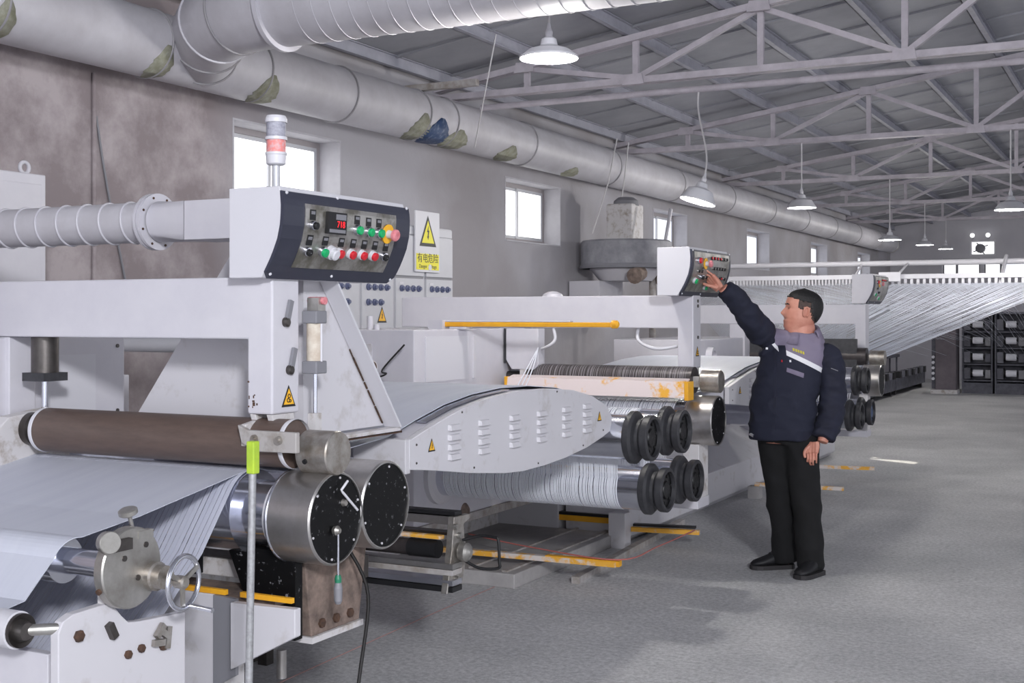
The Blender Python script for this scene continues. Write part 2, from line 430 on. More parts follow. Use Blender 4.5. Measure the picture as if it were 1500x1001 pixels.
for k, (a, b, c, d) in enumerate(END_OPEN[:2]):
    t = bpy.data.objects.new('window_%d' % (7+k), None); COL.objects.link(t); t.location = (a, YE+0.1, c); WLOC[t.name] = tuple(t.location); t['kind'] = 'structure'
    fr = MB(); g = 0.04; yy = YE+0.1
    fr.box(a, a+g, yy, yy+0.05, c, d); fr.box(b-g, b, yy, yy+0.05, c, d); fr.box(a+g, b-g, yy, yy+0.05, c, c+g); fr.box(a+g, b-g, yy, yy+0.05, d-g, d)
    m_ = a + (b-a)*0.38; fr.box(m_-0.03, m_+0.03, yy, yy+0.05, c+g, d-g)
    fr.build('window_frame', 'grey_plastic', t)
    box('pane', 'daylight_pane', t, a+g, m_-0.03, yy+0.02, yy+0.025, c+g, d-g); box('pane', 'daylight_pane' if k == 0 else 'daylight_pane_soft', t, m_+0.03, b-g, yy+0.02, yy+0.025, c+g, d-g)
# exhaust fan in the far wall
t = thing('exhaust_fan', (-3.80, YE+0.05, 3.06), 'round extractor fan in a bright square hole high in the far wall', 'fan')
a, b, c, d = END_OPEN[2]
fr = MB(); fr.box(a, a+0.04, YE+0.02, YE+0.25, c, d); fr.box(b-0.04, b, YE+0.02, YE+0.25, c, d); fr.box(a+0.04, b-0.04, YE+0.02, YE+0.25, c, c+0.04); fr.box(a+0.04, b-0.04, YE+0.02, YE+0.25, d-0.04, d)
fr.build('frame', 'white_plastic', t)
box('pane', 'daylight_pane_hot', t, a+0.04, b-0.04, YE+0.22, YE+0.23, c+0.04, d-0.04)
lathe('hub', 'grey_plastic', t, (-3.86, YE-0.02, 3.24), (0, 1, 0), [(0, 0.03), (0.02, 0.115), (0.2, 0.115)], 24)
for k in range(4):
    an = k*math.pi/2 + 0.5
    MB().bar((-3.86+0.12*math.cos(an), YE+0.1, 3.24+0.12*math.sin(an)), (-3.86+0.2*math.cos(an), YE+0.1, 3.24+0.16*math.sin(an)), 0.03, 0.02, up=(0, 1, 0)).build('strut', 'grey_plastic', t)
for xx in (-4.02, -3.66):
    o = thing('wall_spotlight', (xx, YE-0.1, 3.5), 'small white floodlight above the %s corner of the extractor fan' % ('left' if xx < -3.9 else 'right'), 'floodlight', 'floodlights over the far fan')
    lathe('head', 'daylight_pane', o, (xx, YE-0.16, 3.55), (0, 1, 0.1), [(0, 0.055), (0.06, 0.05), (0.1, 0.03)], 16)
    box('bracket', 'grey_plastic', o, xx-0.02, xx+0.02, YE-0.07, YE+0.0, 3.47, 3.56)

# roof: panels on purlins on trusses
SL = 0.145
def zr(x): return (3.72 + SL*(x+6)) if x <= 3 else (3.72 + SL*9 - SL*(x-3))
ce = bpy.data.objects.new('ceiling', None); COL.objects.link(ce); ce.location = (-6, 0, 3.83); WLOC['ceiling'] = (-6, 0, 3.83); ce['kind'] = 'structure'
pw = 0.95
def roof_panel(y, x0, x1, ww):
    def pt(x, dz): return zr(x) + 0.115 + dz
    mb = MB()
    poly = lambda dz: [(x0, pt(x0, dz)), (x1, pt(x1, dz))]
    mb.prism([(x0, pt(x0, 0)), (x1, pt(x1, 0)), (x1, pt(x1, 0.06)), (x0, pt(x0, 0.06))], 'y', y+0.012, y+ww-0.012)
    # standing lap rib along the panel's edge
    mb.prism([(x0, pt(x0, -0.02)), (x1, pt(x1, -0.02)), (x1, pt(x1, 0.0)), (x0, pt(x0, 0.0))], 'y', y+ww-0.045, y+ww-0.012)
    mb.prism([(x0, pt(x0, 0.03)), (x1, pt(x1, 0.03)), (x1, pt(x1, 0.05)), (x0, pt(x0, 0.05))], 'y', y+ww-0.03, y+ww+0.03)
    return mb
p0 = roof_panel(-5, -6.35, 3.0, pw).build('roof_panel', 'roof_panel', ce); p1 = roof_panel(-5, 3.0, 12.0, pw).build('roof_panel', 'roof_panel', ce)
for k in range(1, 40):
    dup(p0, ce, (0, k*pw, 0)); dup(p1, ce, (0, k*pw, 0))
for x in (-5.9, -4.98, -4.08, -3.22, -2.33, -1.52, -0.65, 0.3, 1.3, 2.3):
    mb = MB(); z = zr(x)
    mb.box(x-0.004, x+0.004, -5, YE, z+0.012, z+0.112); mb.box(x-0.03, x+0.03, -5, YE, z+0.105, z+0.113); mb.box(x-0.03, x+0.03, -5, YE, z+0.008, z+0.016)
    mb.box(x-0.03, x-0.022, -5, YE, z+0.008, z+0.112)
    mb.build('purlin', 'purlin', ce)

TR_Y = [10.08, 14.42, 18.77, 23.1, 27.45]
ORD = ['nearest', 'second', 'third', 'fourth', 'farthest']
BZ = 3.61
NODES = [-5.05, -4.0, -2.9, -1.75, -0.6, 0.6, 1.8, 3.0]
for i, y in enumerate(TR_Y):
    t = thing('roof_truss', (-6, y, 3.58), ['welded steel roof truss nearest the camera, just behind the front hanging lamp', 'second steel roof truss from the camera, carrying two hanging lamps', 'third steel roof truss down the hall, between two rows of lamps', 'fourth steel roof truss, far down the hall', 'farthest steel roof truss, close to the end wall'][i], 'roof truss', 'steel roof trusses')
    def mem(name, p, q, w_=0.05, h=0.05):
        mb = MB(); mb.bar((p[0], y, p[1]), (q[0], y, q[1]), w_, h, up=(0, 1, 0)); return mb.build(name, 'steelwork', t)
    # chords are pairs of angles with a gap
    for dy in (-0.032, 0.032):
        mb = MB(); mb.bar((-6.0, y+dy, BZ), (9, y+dy, BZ), 0.055, 0.05, up=(0, 1, 0)); mb.build('bottom_chord', 'steelwork', t)
        mb = MB(); mb.bar((-6.0, y+dy, zr(-6)-0.03), (3, y+dy, zr(3)-0.03), 0.055, 0.05, up=(0, 1, 0)); mb.build('top_chord', 'steelwork', t)
    for k, x in enumerate(NODES):
        mem('post', (x, BZ), (x, zr(x)-0.03), 0.05, 0.04)
        up = (k % 2 == 0)          # gusset plates alternate top / bottom
        z = zr(x)-0.05 if up else BZ
        mb = MB(); mb.prism([(x-0.1, z-0.04), (x+0.1, z-0.04), (x+0.08, z+0.05), (x-0.08, z+0.05)], 'y', y-0.075, y-0.061); mb.build('gusset_plate', 'steelwork', t)
        if k+1 < len(NODES):
            x2 = NODES[k+1]
            a_ = (x, zr(x)-0.05) if up else (x, BZ+0.02); b_ = (x2, BZ+0.02) if up else (x2, zr(x2)-0.05)
            mem('diagonal', a_, b_, 0.045, 0.045)
    mb = MB(); mb.box(-6.0, -5.8, y-0.1, y+0.1, BZ-0.06, BZ-0.02); mb.build('bearing_plate', 'steelwork', t)
o = cyl('conduit_pipe', 'steelwork', None, (-5.47, 9.98, 3.475), (4, 9.98, 3.475), 0.028, 16)
tag(o, 'straight pale pipe slung under the nearest roof truss', 'pipe')
o = MB().box(-6.0, -5.15, 9.3, 9.36, 3.545, 3.60).build('timber_batten', 'dusty_rail'); tag(o, 'short bare timber batten sticking out of the wall over the air duct', 'batten')
# vertical conduit and slack cable on the bare wall at the left
o = cyl('wall_conduit', 'plaster', None, (-5.985, 5.82, 0.0), (-5.985, 5.82, 3.12), 0.014, 12); tag(o, 'thin vertical conduit on the brown wall left of the first window', 'conduit')
o = tube('wall_cable', 'grey_plastic', None, smooth_pts([(-5.988, 5.84, 2.85), (-5.988, 5.90, 2.55), (-5.988, 6.0, 2.15), (-5.988, 6.15, 1.6)]), 0.008, 8); tag(o, 'slack grey cable slanting down the wall beside the vertical conduit', 'cable')
for j, (yy, dz) in enumerate(((13.2, 0), (13.55, 0))):
    o = tube('hanging_wire', 'cord_white', None, [(-5.47, yy, 3.60), (-5.47, yy-0.25+0.1*j, 3.08), (-5.60, yy-0.4+0.3*j, 2.5)], 0.008, 6); tag(o, 'thin wire hanging from the duct to the wall mixer, %s one' % ('left' if j == 0 else 'right'), 'wire', 'wires above the wall mixer')
o = tube('duct_hanger_wire', 'cord_white', None, [(-5.30, 9.55, 3.05), (-4.9, 9.2, 3.93)], 0.006, 6); tag(o, 'thin slanting hanger wire from the roof to the duct near its blue tape', 'wire')

# ------------------------------------------------------------------ air ducts under the roof
DX, DZ, DR = -5.71, 3.315, 0.215
t = thing('main_air_duct', (DX, 2, DZ), 'long pale round air duct running along the wall above the windows', 'air duct')
ys = [1.0, 3.1, 4.75, 6.0, 7.0, 8.05, 9.15, 9.62, 11.2, 13.4, 15.6, 17.8, 20, 22.2, 24.4, 26.6, 28.8, 30.9]
for a, b in zip(ys[:-1], ys[1:]):
    MB().lathe((DX, a, DZ), (0, 1, 0), [(0, DR), (b-a, DR)], 40).build('duct_section', 'duct', t)
mbk = MB()
for y in ys[1:-1]:
    MB().torus((DX, y, DZ), (0, 1, 0), DR+0.003, 0.009, 40, 6).build('joint_ring', 'duct_band', t)
lathe('end_collar', 'steel', t, (DX, 30.8, DZ), (0, 1, 0), [(0, DR+0.01), (0.1, DR+0.01)], 32)
def patch(y0, y1, a0, a1, m, name='tape_patch'):
    """a patch of tape wrapped round part of the duct, with a ragged outline"""
    mb = MB(); n = 14; r = DR+0.006; vs_ = []; 
    for k in range(n+1):
        an = math.radians(a0 + (a1-a0)*k/n); e = 0.5 - abs(k/n-0.5); e = min(1, e*3.2)
        ym = (y0+y1)/2; h = (y1-y0)/2*(0.15+0.85*e)*random.uniform(0.85, 1.1)
        for yy, rr in ((ym-h, r), (ym+h, r), (ym+h, r-0.008), (ym-h, r-0.008)):
            vs_.append((DX + rr*math.cos(an), yy, DZ + rr*math.sin(an)))
    fs_ = []
    for k in range(n):
        for j in range(4): fs_.append((4*k+j, 4*k+(j+1) % 4, 4*k+4+(j+1) % 4, 4*k+4+j))
    fs_ += [(0, 1, 2, 3), (4*n+3, 4*n+2, 4*n+1, 4*n)]
    mb.add(vs_, fs_, True); return mb.build(name, m, t)
patch(5.88, 6.06, -95, -10, 'duct_olive'); patch(6.9, 7.14, -100, -12, 'duct_olive'); patch(4.66, 4.82, -100, -5, 'duct_olive')
patch(8.92, 9.2, -100, -5, 'duct_olive'); patch(9.16, 9.52, -105, -6, 'duct_blue'); patch(9.5, 9.9, -100, -20, 'duct_olive'); patch(10.55, 10.9, -95, -25, 'duct_olive'); patch(12.1, 12.4, -95, -40, 'duct_olive')

t = thing('branch_air_duct', (-5.5, 6.2, 3.35), 'thick pale branch duct crossing overhead from the wall duct, with spiral seams', 'air duct')
BR = 0.245; BY, BZ2 = 6.0, 3.435
pth = smooth_pts([(-5.76, 6.55, 3.30), (-5.55, 6.36, 3.34), (-5.3, 6.15, 3.40), (-5.0, 6.02, 3.43), (-4.6, BY, BZ2)], 4)
MB().tube(pth, [0.20+0.045*min(1, i/8) for i in range(len(pth))], 40).build('elbow', 'duct', t)
MB().cyl((-4.62, BY, BZ2), (3.5, BY, BZ2), BR, 40).build('straight_run', 'duct', t)
for k in (3, 6, 9, 12):
    p = pth[k]; q = (pth[k+1]-pth[k-1]); MB().torus(p, q, 0.20+0.045*min(1, k/8)+0.004, 0.008, 40, 6).build('joint_ring', 'duct_band' if k != 9 else 'white', t)
lathe('flange', 'white', t, (-4.66, BY, BZ2), (1, 0, 0), [(0, BR), (0, BR+0.03), (0.03, BR+0.03), (0.03, BR)], 40)
mb = MB()
for k in range(46): mb.torus((-4.4+k*0.125, BY, BZ2), (1, 0.03, 0.03), BR+0.0015, 0.0035, 36, 5)
mb.build('spiral_seam', 'duct', t)

# ------------------------------------------------------------------ hanging lamps
def lamp(x, y, z, top, label, slack=0.0, tilt=(0, 0), R_=0.165, deep=0.0):
    t = thing('pendant_lamp', (x, y, z), label, 'lamp', 'white shaded hanging lamps')
    prof = [(0, R_), (0.012, R_), (0.05+deep, R_*0.70), (0.066+deep, R_*0.40), (0.075+deep, 0.05), (0.11+deep, 0.042), (0.125+deep, 0.02)]
    inner = [(0.125+deep, 0.012), (0.07+deep, 0.04), (0.06+deep, R_*0.38), (0.046+deep, R_*0.67), (0.008, R_-0.008), (0, R_)]
    MB().lathe((x, y, z), (0, 0, 1), prof+inner, 36, caps=False).build('lamp_shade', 'lamp_shade', t, fix=False)
    lathe('lamp_bulb', 'bulb', t, (x, y, z+0.008), (0, 0, 1), [(0, 0.0), (0.002, R_*0.8), (0.02, R_*0.78), (0.045+deep, R_*0.5)], 28)
    lathe('socket', 'white_plastic', t, (x, y, z+0.12+deep), (0, 0, 1), [(0, 0.02), (0.03, 0.022), (0.05, 0.014), (0.08, 0.008)], 16)
    for ch in t.children: ch.rotation_euler = (tilt[0], tilt[1], 0)
    sx_ = math.sin(tilt[1])*(0.19+deep); x += sx_; y -= math.sin(tilt[0])*(0.19+deep)
    zz = z+0.185+deep
    ld = bpy.data.lights.new('lamp_light', 'POINT'); ld.energy = 95; ld.color = (1.0, 0.97, 0.93); ld.shadow_soft_size = 0.09
    lo_ = bpy.data.objects.new('lamp_light', ld); COL.objects.link(lo_); lo_.parent = t; lo_.location = (0, 0, -0.10)
    pts = smooth_pts([(x, y, zz), (x+slack*0.15, y, zz+(top-zz)*0.25), (x-slack, y, zz+(top-zz)*0.75), (x-slack, y, top)], 6)
    tube('cord', 'cord_white', t, pts, 0.008, 8)
    return t
lamp(-3.045, 6.35, 3.03, 4.1, 'large bright hanging lamp at the top middle, below the crossing duct')
lamp(-3.40, 9.947, 2.53, 3.462, 'tilted hanging lamp on a slack cord above the second control box', 0.06, (math.radians(-8), math.radians(14)), 0.15, 0.05)
lamp(-3.66, 14.4, 2.83, 3.58, 'hanging lamp in the middle, above the man, hung from the second truss', 0, (0, 0), 0.165, 0.04)
lamp(-1.40, 14.4, 2.72, 3.58, 'hanging lamp cut by the right edge of the picture', 0, (0, 0), 0.165, 0.03)
lamp(-3.48, 18.8, 2.69, 3.58, 'far hanging lamp, leftmost of the three small ones near the far wall', 0)
lamp(-3.67, 23.1, 2.84, 3.58, 'far hanging lamp, middle of the three small ones near the far wall', 0, R_=0.15)
lamp(-3.93, 27.4, 2.98, 3.58, 'farthest hanging lamp, just left of the extractor fan', 0, R_=0.15)

# ================================================================== MACHINE PARTS
def roller(p, name, y, z, r, x0, x1, m, n=40): return MB().cyl((x0, y, z), (x1, y, z), r, n).build(name, m, p)
def drum(p, y, z, face='black_face', xf=-2.3, r=0.148, xl=-2.47):
    o = MB().lathe((xl, y, z), (1, 0, 0), [(0, r-0.03), (0, r-0.004), (0.006, r), (xf-xl-0.005, r), (xf-xl, r-0.004), (xf-xl, r-0.008), (xf-xl-0.006, r-0.008)], 56, caps=False).build('drum_collar', 'steel', p)
    MB().torus((xl+0.004, y, z), (1, 0, 0), r-0.002, 0.006, 48, 6).build('rim', 'chrome', o)
    f = lathe('end_face', face, o, (xf-0.012, y, z), (1, 0, 0), [(0, r-0.008), (0.007, r-0.008)], 48)
    for k in range(6):
        a = math.radians(20+60*k); lathe('bolt', 'white_worn', o, (xf-0.006, y+(r-0.02)*math.cos(a), z+(r-0.02)*math.sin(a)), (1, 0, 0), [(0, 0.004), (0.004, 0.004)], 8)
    return o
def flanged_roller(p, y, z, body='chrome', rb=0.117, face='grease_hub', x0=-3.72):
    o = MB().cyl((x0, y, z), (-2.43, y, z), rb, 48).build('godet_roller', body, p)
    MB().lathe((-2.435, y, z), (1, 0, 0), [(0, 0.09), (0.003, 0.128), (0.012, 0.137), (0.038, 0.137), (0.050, 0.124), (0.060, 0.098), (0.076, 0.096), (0.082, 0.102), (0.092, 0.115), (0.098, 0.118), (0.130, 0.118), (0.135, 0.112), (0.135, 0.098), (0.115, 0.095)], 48, caps=False).build('grooved_flange', 'black_rubber', o)
    lathe('hub_face', face, o, (-2.335, y, z), (1, 0, 0), [(0, 0.098), (0.012, 0.098), (0.014, 0.05), (0.024, 0.045)], 40)
    mb = MB()
    for k in range(6):
        a = math.radians(60*k+15); mb.lathe((-2.326, y+0.072*math.cos(a), z+0.072*math.sin(a)), (1, 0, 0), [(0, 0.009), (0.012, 0.009)], 8)
    mb.build('hub_bolts', 'grease_hub', o, kind='stuff')
    return o

def portal(p, y0, y1, xr, xl=-4.3, z0=1.505, z1=1.705, zc=1.265, xcl=(-3.86, -3.70)):
    prism('portal_beam', 'white', p, [(xl, z0), (xr-0.1, z0), (xr-0.1, zc), (xr, zc), (xr, z1), (xl, z1)], 'y', y0, y1, 0.006)
    box('left_column', 'white', p, xcl[0], xcl[1], y0+0.01, y1-0.01, zc-0.25, z0-0.001, 0.004)
    # forked shoe under the right column carrying the pressure roller
    for dx in (-0.095, -0.028):
        prism('fork_plate', 'dirty_white', p, [(y0+0.005, zc-0.001), (y1-0.02, zc-0.001), (y1+0.0, zc-0.09), (y0+0.05, zc-0.115), (y0+0.03, zc-0.06)], 'x', xr+dx, xr+dx+0.022, 0.002)
    prism('roller_arm', 'alloy_dull', p, [(xr-0.09, zc-0.03), (xr-0.05, zc-0.046), (xr+0.14, zc-0.046), (xr+0.14, zc-0.11), (xr-0.02, zc-0.112), (xr-0.075, zc-0.085)], 'y', y0-0.062, y0-0.042, 0.003)
    prism('arm_link', 'dirty_white', p, [(y0-0.045, zc-0.03), (y0+0.02, zc-0.02), (y0+0.05, zc-0.10), (y0-0.045, zc-0.10)], 'x', xr-0.09, xr-0.07, 0.003)
    for k, xx in enumerate((xr-0.02, xr+0.075)):
        lathe('arm_bolt', 'steel_scuffed', p, (xx, y0-0.062, zc-0.072), (0, -1, 0), [(0, 0.014), (0.008, 0.014), (0.008, 0.008), (0.014, 0.008)], 12)

# ------------------------------------------------------------------ control box
PROF = [(1.985, -0.006), (1.96, 0.0), (1.92, 0.003), (1.87, 0.0), (1.82, -0.012), (1.77, -0.034), (1.735, -0.054), (1.70, -0.078)]   # (z, x offset) from the top down
def px(z):
    for (z0, a), (z1, b) in zip(PROF[:-1], PROF[1:]):
        if z <= z0 + 1e-6 and z >= z1 - 1e-6: return a + (b-a)*(z0-z)/(z0-z1)
    return PROF[-1][1]
def control_box(xf, ya, L, label, layout, wht='white_plastic', wide=False):
    t = thing('control_box', (xf-0.1, ya+L/2, 1.70), label, 'control box', 'slanted control boxes on the portal beams')
    prism('housing', wht, t, [(xf+a, z) for z, a in PROF] + [(xf-0.205, 1.70), (xf-0.205, 1.985)], 'y', ya, ya+L, 0.003)
    def skin(name, m, y0, y1, z0, z1, d0, d1, parent, r=0.0):
        zs = [z1-(z1-z0)*k/14 for k in range(15)]
        vs_ = []; n = len(zs)
        for (yy, dd) in ((y0, d1), (y1, d1), (y0, d0), (y1, d0)):
            for k, z in enumerate(zs):
                c = 0
                if r:      # rounded corners
                    e = min(z1-z, z-z0)
                    if e < r: c = r - math.sqrt(max(0, r*r-(r-e)**2))
                vs_.append((xf+px(z)+dd, yy + (c if yy == y0 else -c), z))
        fs_ = []
        for k in range(n-1):
            fs_ += [(k, k+1, n+k+1, n+k), (2*n+k, 3*n+k, 3*n+k+1, 2*n+k+1), (k, 2*n+k, 2*n+k+1, k+1), (n+k, n+k+1, 3*n+k+1, 3*n+k)]
        fs_ += [(0, n, 3*n, 2*n), (n-1, 3*n-1, 4*n-1, 2*n-1)]
        return MB().add(vs_, fs_).build(name, m, parent)
    f = skin('front_frame', 'panel_navy', ya-0.003, ya+L+0.012, 1.698, 1.989, 0.0, 0.012, t, 0.03)
    y0, y1, z0, z1 = (ya+0.035, ya+L-0.03, 1.725, 1.958) if wide else (ya+0.105, ya+L-0.085, 1.735, 1.937)
    s = skin('steel_plate', 'panel_steel', y0, y1, z0, z1, 0.0125, 0.0155, t)
    def at(u, v, d=0.0155):
        z = z1 - v*(z1-z0); y = y0 + u*(y1-y0); return Vector((xf+px(z)+d, y, z))
    def nrm(v):
        a = at(0, v-0.02); b = at(0, v+0.02); d = (a-b).normalized(); return Vector((d.z, 0, -d.x))
    def button(u, v, m, r=0.0145, h=0.02, base='chrome', name='push_button'):
        p = at(u, v, 0.0155); n_ = nrm(v)
        o = lathe(name, base, t, p, n_, [(0, r*1.25), (h*0.55, r*1.2), (h*0.6, r)], 20)
        lathe('cap', m, o, p + n_*h*0.6, n_, [(0, r), (h*0.45, r), (h*0.55, r*0.8)], 20)
        return o
    def label_plate(u, v, wd=0.026, hh=0.026, m='black'):
        p = at(u, v, 0.016); n_ = nrm(v); dz = Vector((0, 1, 0)).cross(n_) * -1
        yd = Vector((0, 1, 0)); q = []
        for d in (0, 0.0015):
            for a, b in ((-1, -1), (1, -1), (1, 1), (-1, 1)): q.append(p + yd*(a*wd/2) + dz*(b*hh/2) + n_*d)
        o = MB().add(q, [(0,1,2,3),(7,6,5,4),(0,4,5,1),(1,5,6,2),(2,6,7,3),(3,7,4,0)]).build('label_plate', m, t)
        q2 = []
        for d in (0.0015, 0.002):
            for a, b in ((-0.7, 0.1), (0.7, 0.1), (0.7, 0.7), (-0.7, 0.7)): q2.append(p + yd*(a*wd/2) + dz*(b*hh/2) + n_*d)
        MB().add(q2, [(0,1,2,3),(7,6,5,4),(0,4,5,1),(1,5,6,2),(2,6,7,3),(3,7,4,0)]).build('label_text', 'grey_plastic', o)
    for it in layout:
        k, u, v = it[:3]
        if k == 'green': label_plate(u, v-0.165, 0.03, 0.03); button(u, v, 'green_button')
        elif k == 'red': label_plate(u, v-0.165, 0.03, 0.03); button(u, v, 'red_button', base='white_plastic')
        elif k == 'bigred': button(u, v, 'red_button', r=0.017)
        elif k == 'biggreen': button(u, v, 'green_button', r=0.015, base='white_plastic')
        elif k == 'white': button(u, v, 'white_plastic', r=0.019, h=0.03, base='white_plastic')
        elif k == 'lamp': button(u, v, 'red_button', r=0.008, h=0.01, base='black')
        elif k == 'dark': button(u, v, 'black', r=0.009, h=0.012, base='steel')
        elif k == 'sel':
            label_plate(u, v-0.165, 0.03, 0.034)
            o = button(u, v, 'black', r=0.012, name='selector_switch')
            p = at(u, v, 0.033); MB().bar(p - Vector((0, 0, 0.009)), p + Vector((0, 0, 0.009)), 0.006, 0.008, up=(1, 0, 0)).build('switch_bar', 'white_plastic', o)
        elif k == 'stop':
            p = at(u, v, 0.0155); n_ = nrm(v)
            o = lathe('emergency_stop', 'yellow_mark', t, p, n_, [(0, 0.034), (0.004, 0.034)], 28)
            lathe('stem', 'white_plastic', o, p + n_*0.004, n_, [(0, 0.015), (0.022, 0.013)], 20)
            lathe('mushroom_head', 'pink_button', o, p + n_*0.024, n_, [(0, 0.016), (0.004, 0.021), (0.014, 0.021), (0.02, 0.015)], 24)
        elif k == 'meter':
            p = at(u, v, 0.0155); n_ = nrm(v); dz = Vector((0, 1, 0)).cross(n_) * -1; yd = Vector((0, 1, 0))
            def plate(name, m, a0, a1, b0, b1, d0, d1, par):
                q = []
                for d in (d0, d1):
                    for a, b in ((a0, b0), (a1, b0), (a1, b1), (a0, b1)): q.append(p + yd*a + dz*b + n_*d)
                return MB().add(q, [(0,1,2,3),(7,6,5,4),(0,4,5,1),(1,5,6,2),(2,6,7,3),(3,7,4,0)]).build(name, m, par)
            o = plate('digital_meter', 'black', -0.052, 0.052, -0.036, 0.036, 0, 0.012, t)
            plate('top_window', 'grey_plastic', -0.01, 0.046, 0.012, 0.03, 0.012, 0.013, o)
            plate('key_row', 'grey_plastic', -0.044, 0.046, -0.031, -0.02, 0.012, 0.013, o)
            text('red_digits', '718', 'led_red', o, p + yd*0.018 + dz*(-0.004) + n_*0.0135, 0.030, (0, 1, 0), dz)
    for (yy, z) in ((ya+0.015, 1.965), (ya+0.40*L+0.0, 1.97), (ya+L-0.005, 1.968), (ya+0.02, 1.712), (ya+0.48*L, 1.714), (ya+L-0.01, 1.712)):
        lathe('panel_screw', 'white_plastic', t, (xf+px(z)+0.012, yy, z), (1, 0, 0), [(0, 0.006), (0.004, 0.004)], 10)
    return t
LAY1 = [('sel', 0.07, 0.33), ('sel', 0.07, 0.73), ('meter', 0.30, 0.26), ('green', 0.54, 0.33), ('green', 0.67, 0.34), ('green', 0.79, 0.34), ('stop', 0.90, 0.34),
        ('green', 0.23, 0.72), ('white', 0.31, 0.72), ('red', 0.40, 0.72), ('red', 0.53, 0.72), ('red', 0.655, 0.72), ('red', 0.78, 0.72), ('sel', 0.91, 0.72)]
LAY2 = [('bigred', 0.1, 0.22), ('biggreen', 0.1, 0.72), ('biggreen', 0.46, 0.86), ('stop', 0.30, 0.28), ('sel', 0.24, 0.62), ('dark', 0.12, 0.48), ('dark', 0.36, 0.62)]
LAY2 += [('lamp', 0.47+0.085*k, 0.12) for k in range(4)] + [('dark', 0.81, 0.12), ('dark', 0.9, 0.12)]
LAY2 += [('dark', 0.52+0.08*k, 0.38) for k in range(5)] + [('lamp' if k % 2 else 'dark', 0.58+0.08*k, 0.62) for k in range(5)] + [('dark', 0.58+0.08*k, 0.84) for k in range(4)]

# ================================================================== MACHINE 1 (nearest)
M1 = thing('stretching_machine', (-3.72, 3.3, 0), 'nearest white roller machine with brown rubber roller and two black-faced drums', 'machine', 'white roller machines in the line')
portal(M1, 3.18, 3.32, -2.5)
box('gearbox_housing', 'white', M1, -4.4, -3.72, 2.3, 3.78, 0, 1.50, 0.006)
MB().box(-3.722, -3.715, 3.36, 3.62, 1.0, 1.43).build('access_cover', 'white_plastic', M1)
for z in (1.46, 1.20): lathe('cover_screw', 'steel_dark', M1, (-3.72, 3.74, z), (1, 0, 0), [(0, 0.008), (0.004, 0.008)], 10)
# brown rubber pressure roller
roller(M1, 'rubber_roller', 3.22, 1.172, 0.078, -3.54, -2.445, 'brown_rubber')
for xx in (-3.552, -2.452): MB().lathe((xx, 3.22, 1.172), (1, 0, 0), [(0, 0.0785), (0.004, 0.080), (0.014, 0.080), (0.018, 0.0785)], 40, caps=False).build('plastic_ring', 'white_plastic', M1)
roller(M1, 'roller_shaft', 3.22, 1.172, 0.03, -3.72, -2.4, 'steel_dark', 20)
lathe('roller_end_cap', 'steel_scuffed', M1, (-2.41, 3.245, 1.147), (1, 0, 0), [(0, 0.064), (0.004, 0.07), (0.115, 0.07), (0.12, 0.067)], 40)
lathe('cap_screw', 'black', M1, (-2.37, 3.18, 1.125), (0, -1, -0.4), [(0, 0.008), (0.008, 0.008)], 10)
# left bearing bracket
prism('bearing_bracket', 'dirty_white', M1, [(3.0, 1.02), (3.40, 1.02), (3.40, 1.18), (3.30, 1.24), (3.12, 1.22), (3.0, 1.12)], 'x', -3.68, -3.62, 0.004)
lathe('bearing_cap', 'steel_dark', M1, (-3.62, 3.22, 1.172), (1, 0, 0), [(0, 0.06), (0.03, 0.06), (0.04, 0.04)], 24)
# pneumatic cylinder hanging inside the left end of the portal
cyl('air_cylinder', 'steel_dark', M1, (-3.585, 3.25, 1.36), (-3.585, 3.25, 1.503), 0.048, 24)
MB().box(-3.64, -3.53, 3.195, 3.305, 1.345, 1.375).build('cylinder_cap', 'black_rubber', M1)
cyl('piston_rod', 'chrome', M1, (-3.585, 3.25, 1.24), (-3.585, 3.25, 1.345), 0.011, 14)
lathe('rod_nut', 'steel_scuffed', M1, (-3.585, 3.25, 1.20), (0, 0, 1), [(0, 0.012), (0.0, 0.016), (0.03, 0.018), (0.05, 0.013)], 12)
MB().torus((-3.585, 3.24, 1.185), (0, 1, 0.2), 0.018, 0.008, 18, 8).build('rod_eye', 'steel_dark', M1)
# cylinder on the outside of the right column
cyl('air_cylinder', 'clear_tube', M1, (-2.468, 3.36, 1.42), (-2.468, 3.36, 1.555), 0.026, 24)
for z in (1.39, 1.555): MB().box(-2.498, -2.438, 3.33, 3.39, z, z+0.042).build('cylinder_cap', 'grey_plastic', M1, 0.004)
cyl('tie_rod', 'white_plastic', M1, (-2.440, 3.36, 1.43), (-2.440, 3.36, 1.555), 0.004, 8)
box('clevis', 'alloy', M1, -2.49, -2.445, 3.35, 3.39, 1.597, 1.64)
lathe('clevis_pin', 'pink_button', M1, (-2.5, 3.375, 1.63), (1, 0, 0), [(0, 0.013), (0.065, 0.013)], 16)
cyl('piston_rod', 'chrome', M1, (-2.465, 3.36, 1.20), (-2.465, 3.36, 1.39), 0.007, 10)
box('rod_fork', 'dirty_white', M1, -2.48, -2.45, 3.34, 3.375, 1.19, 1.26)
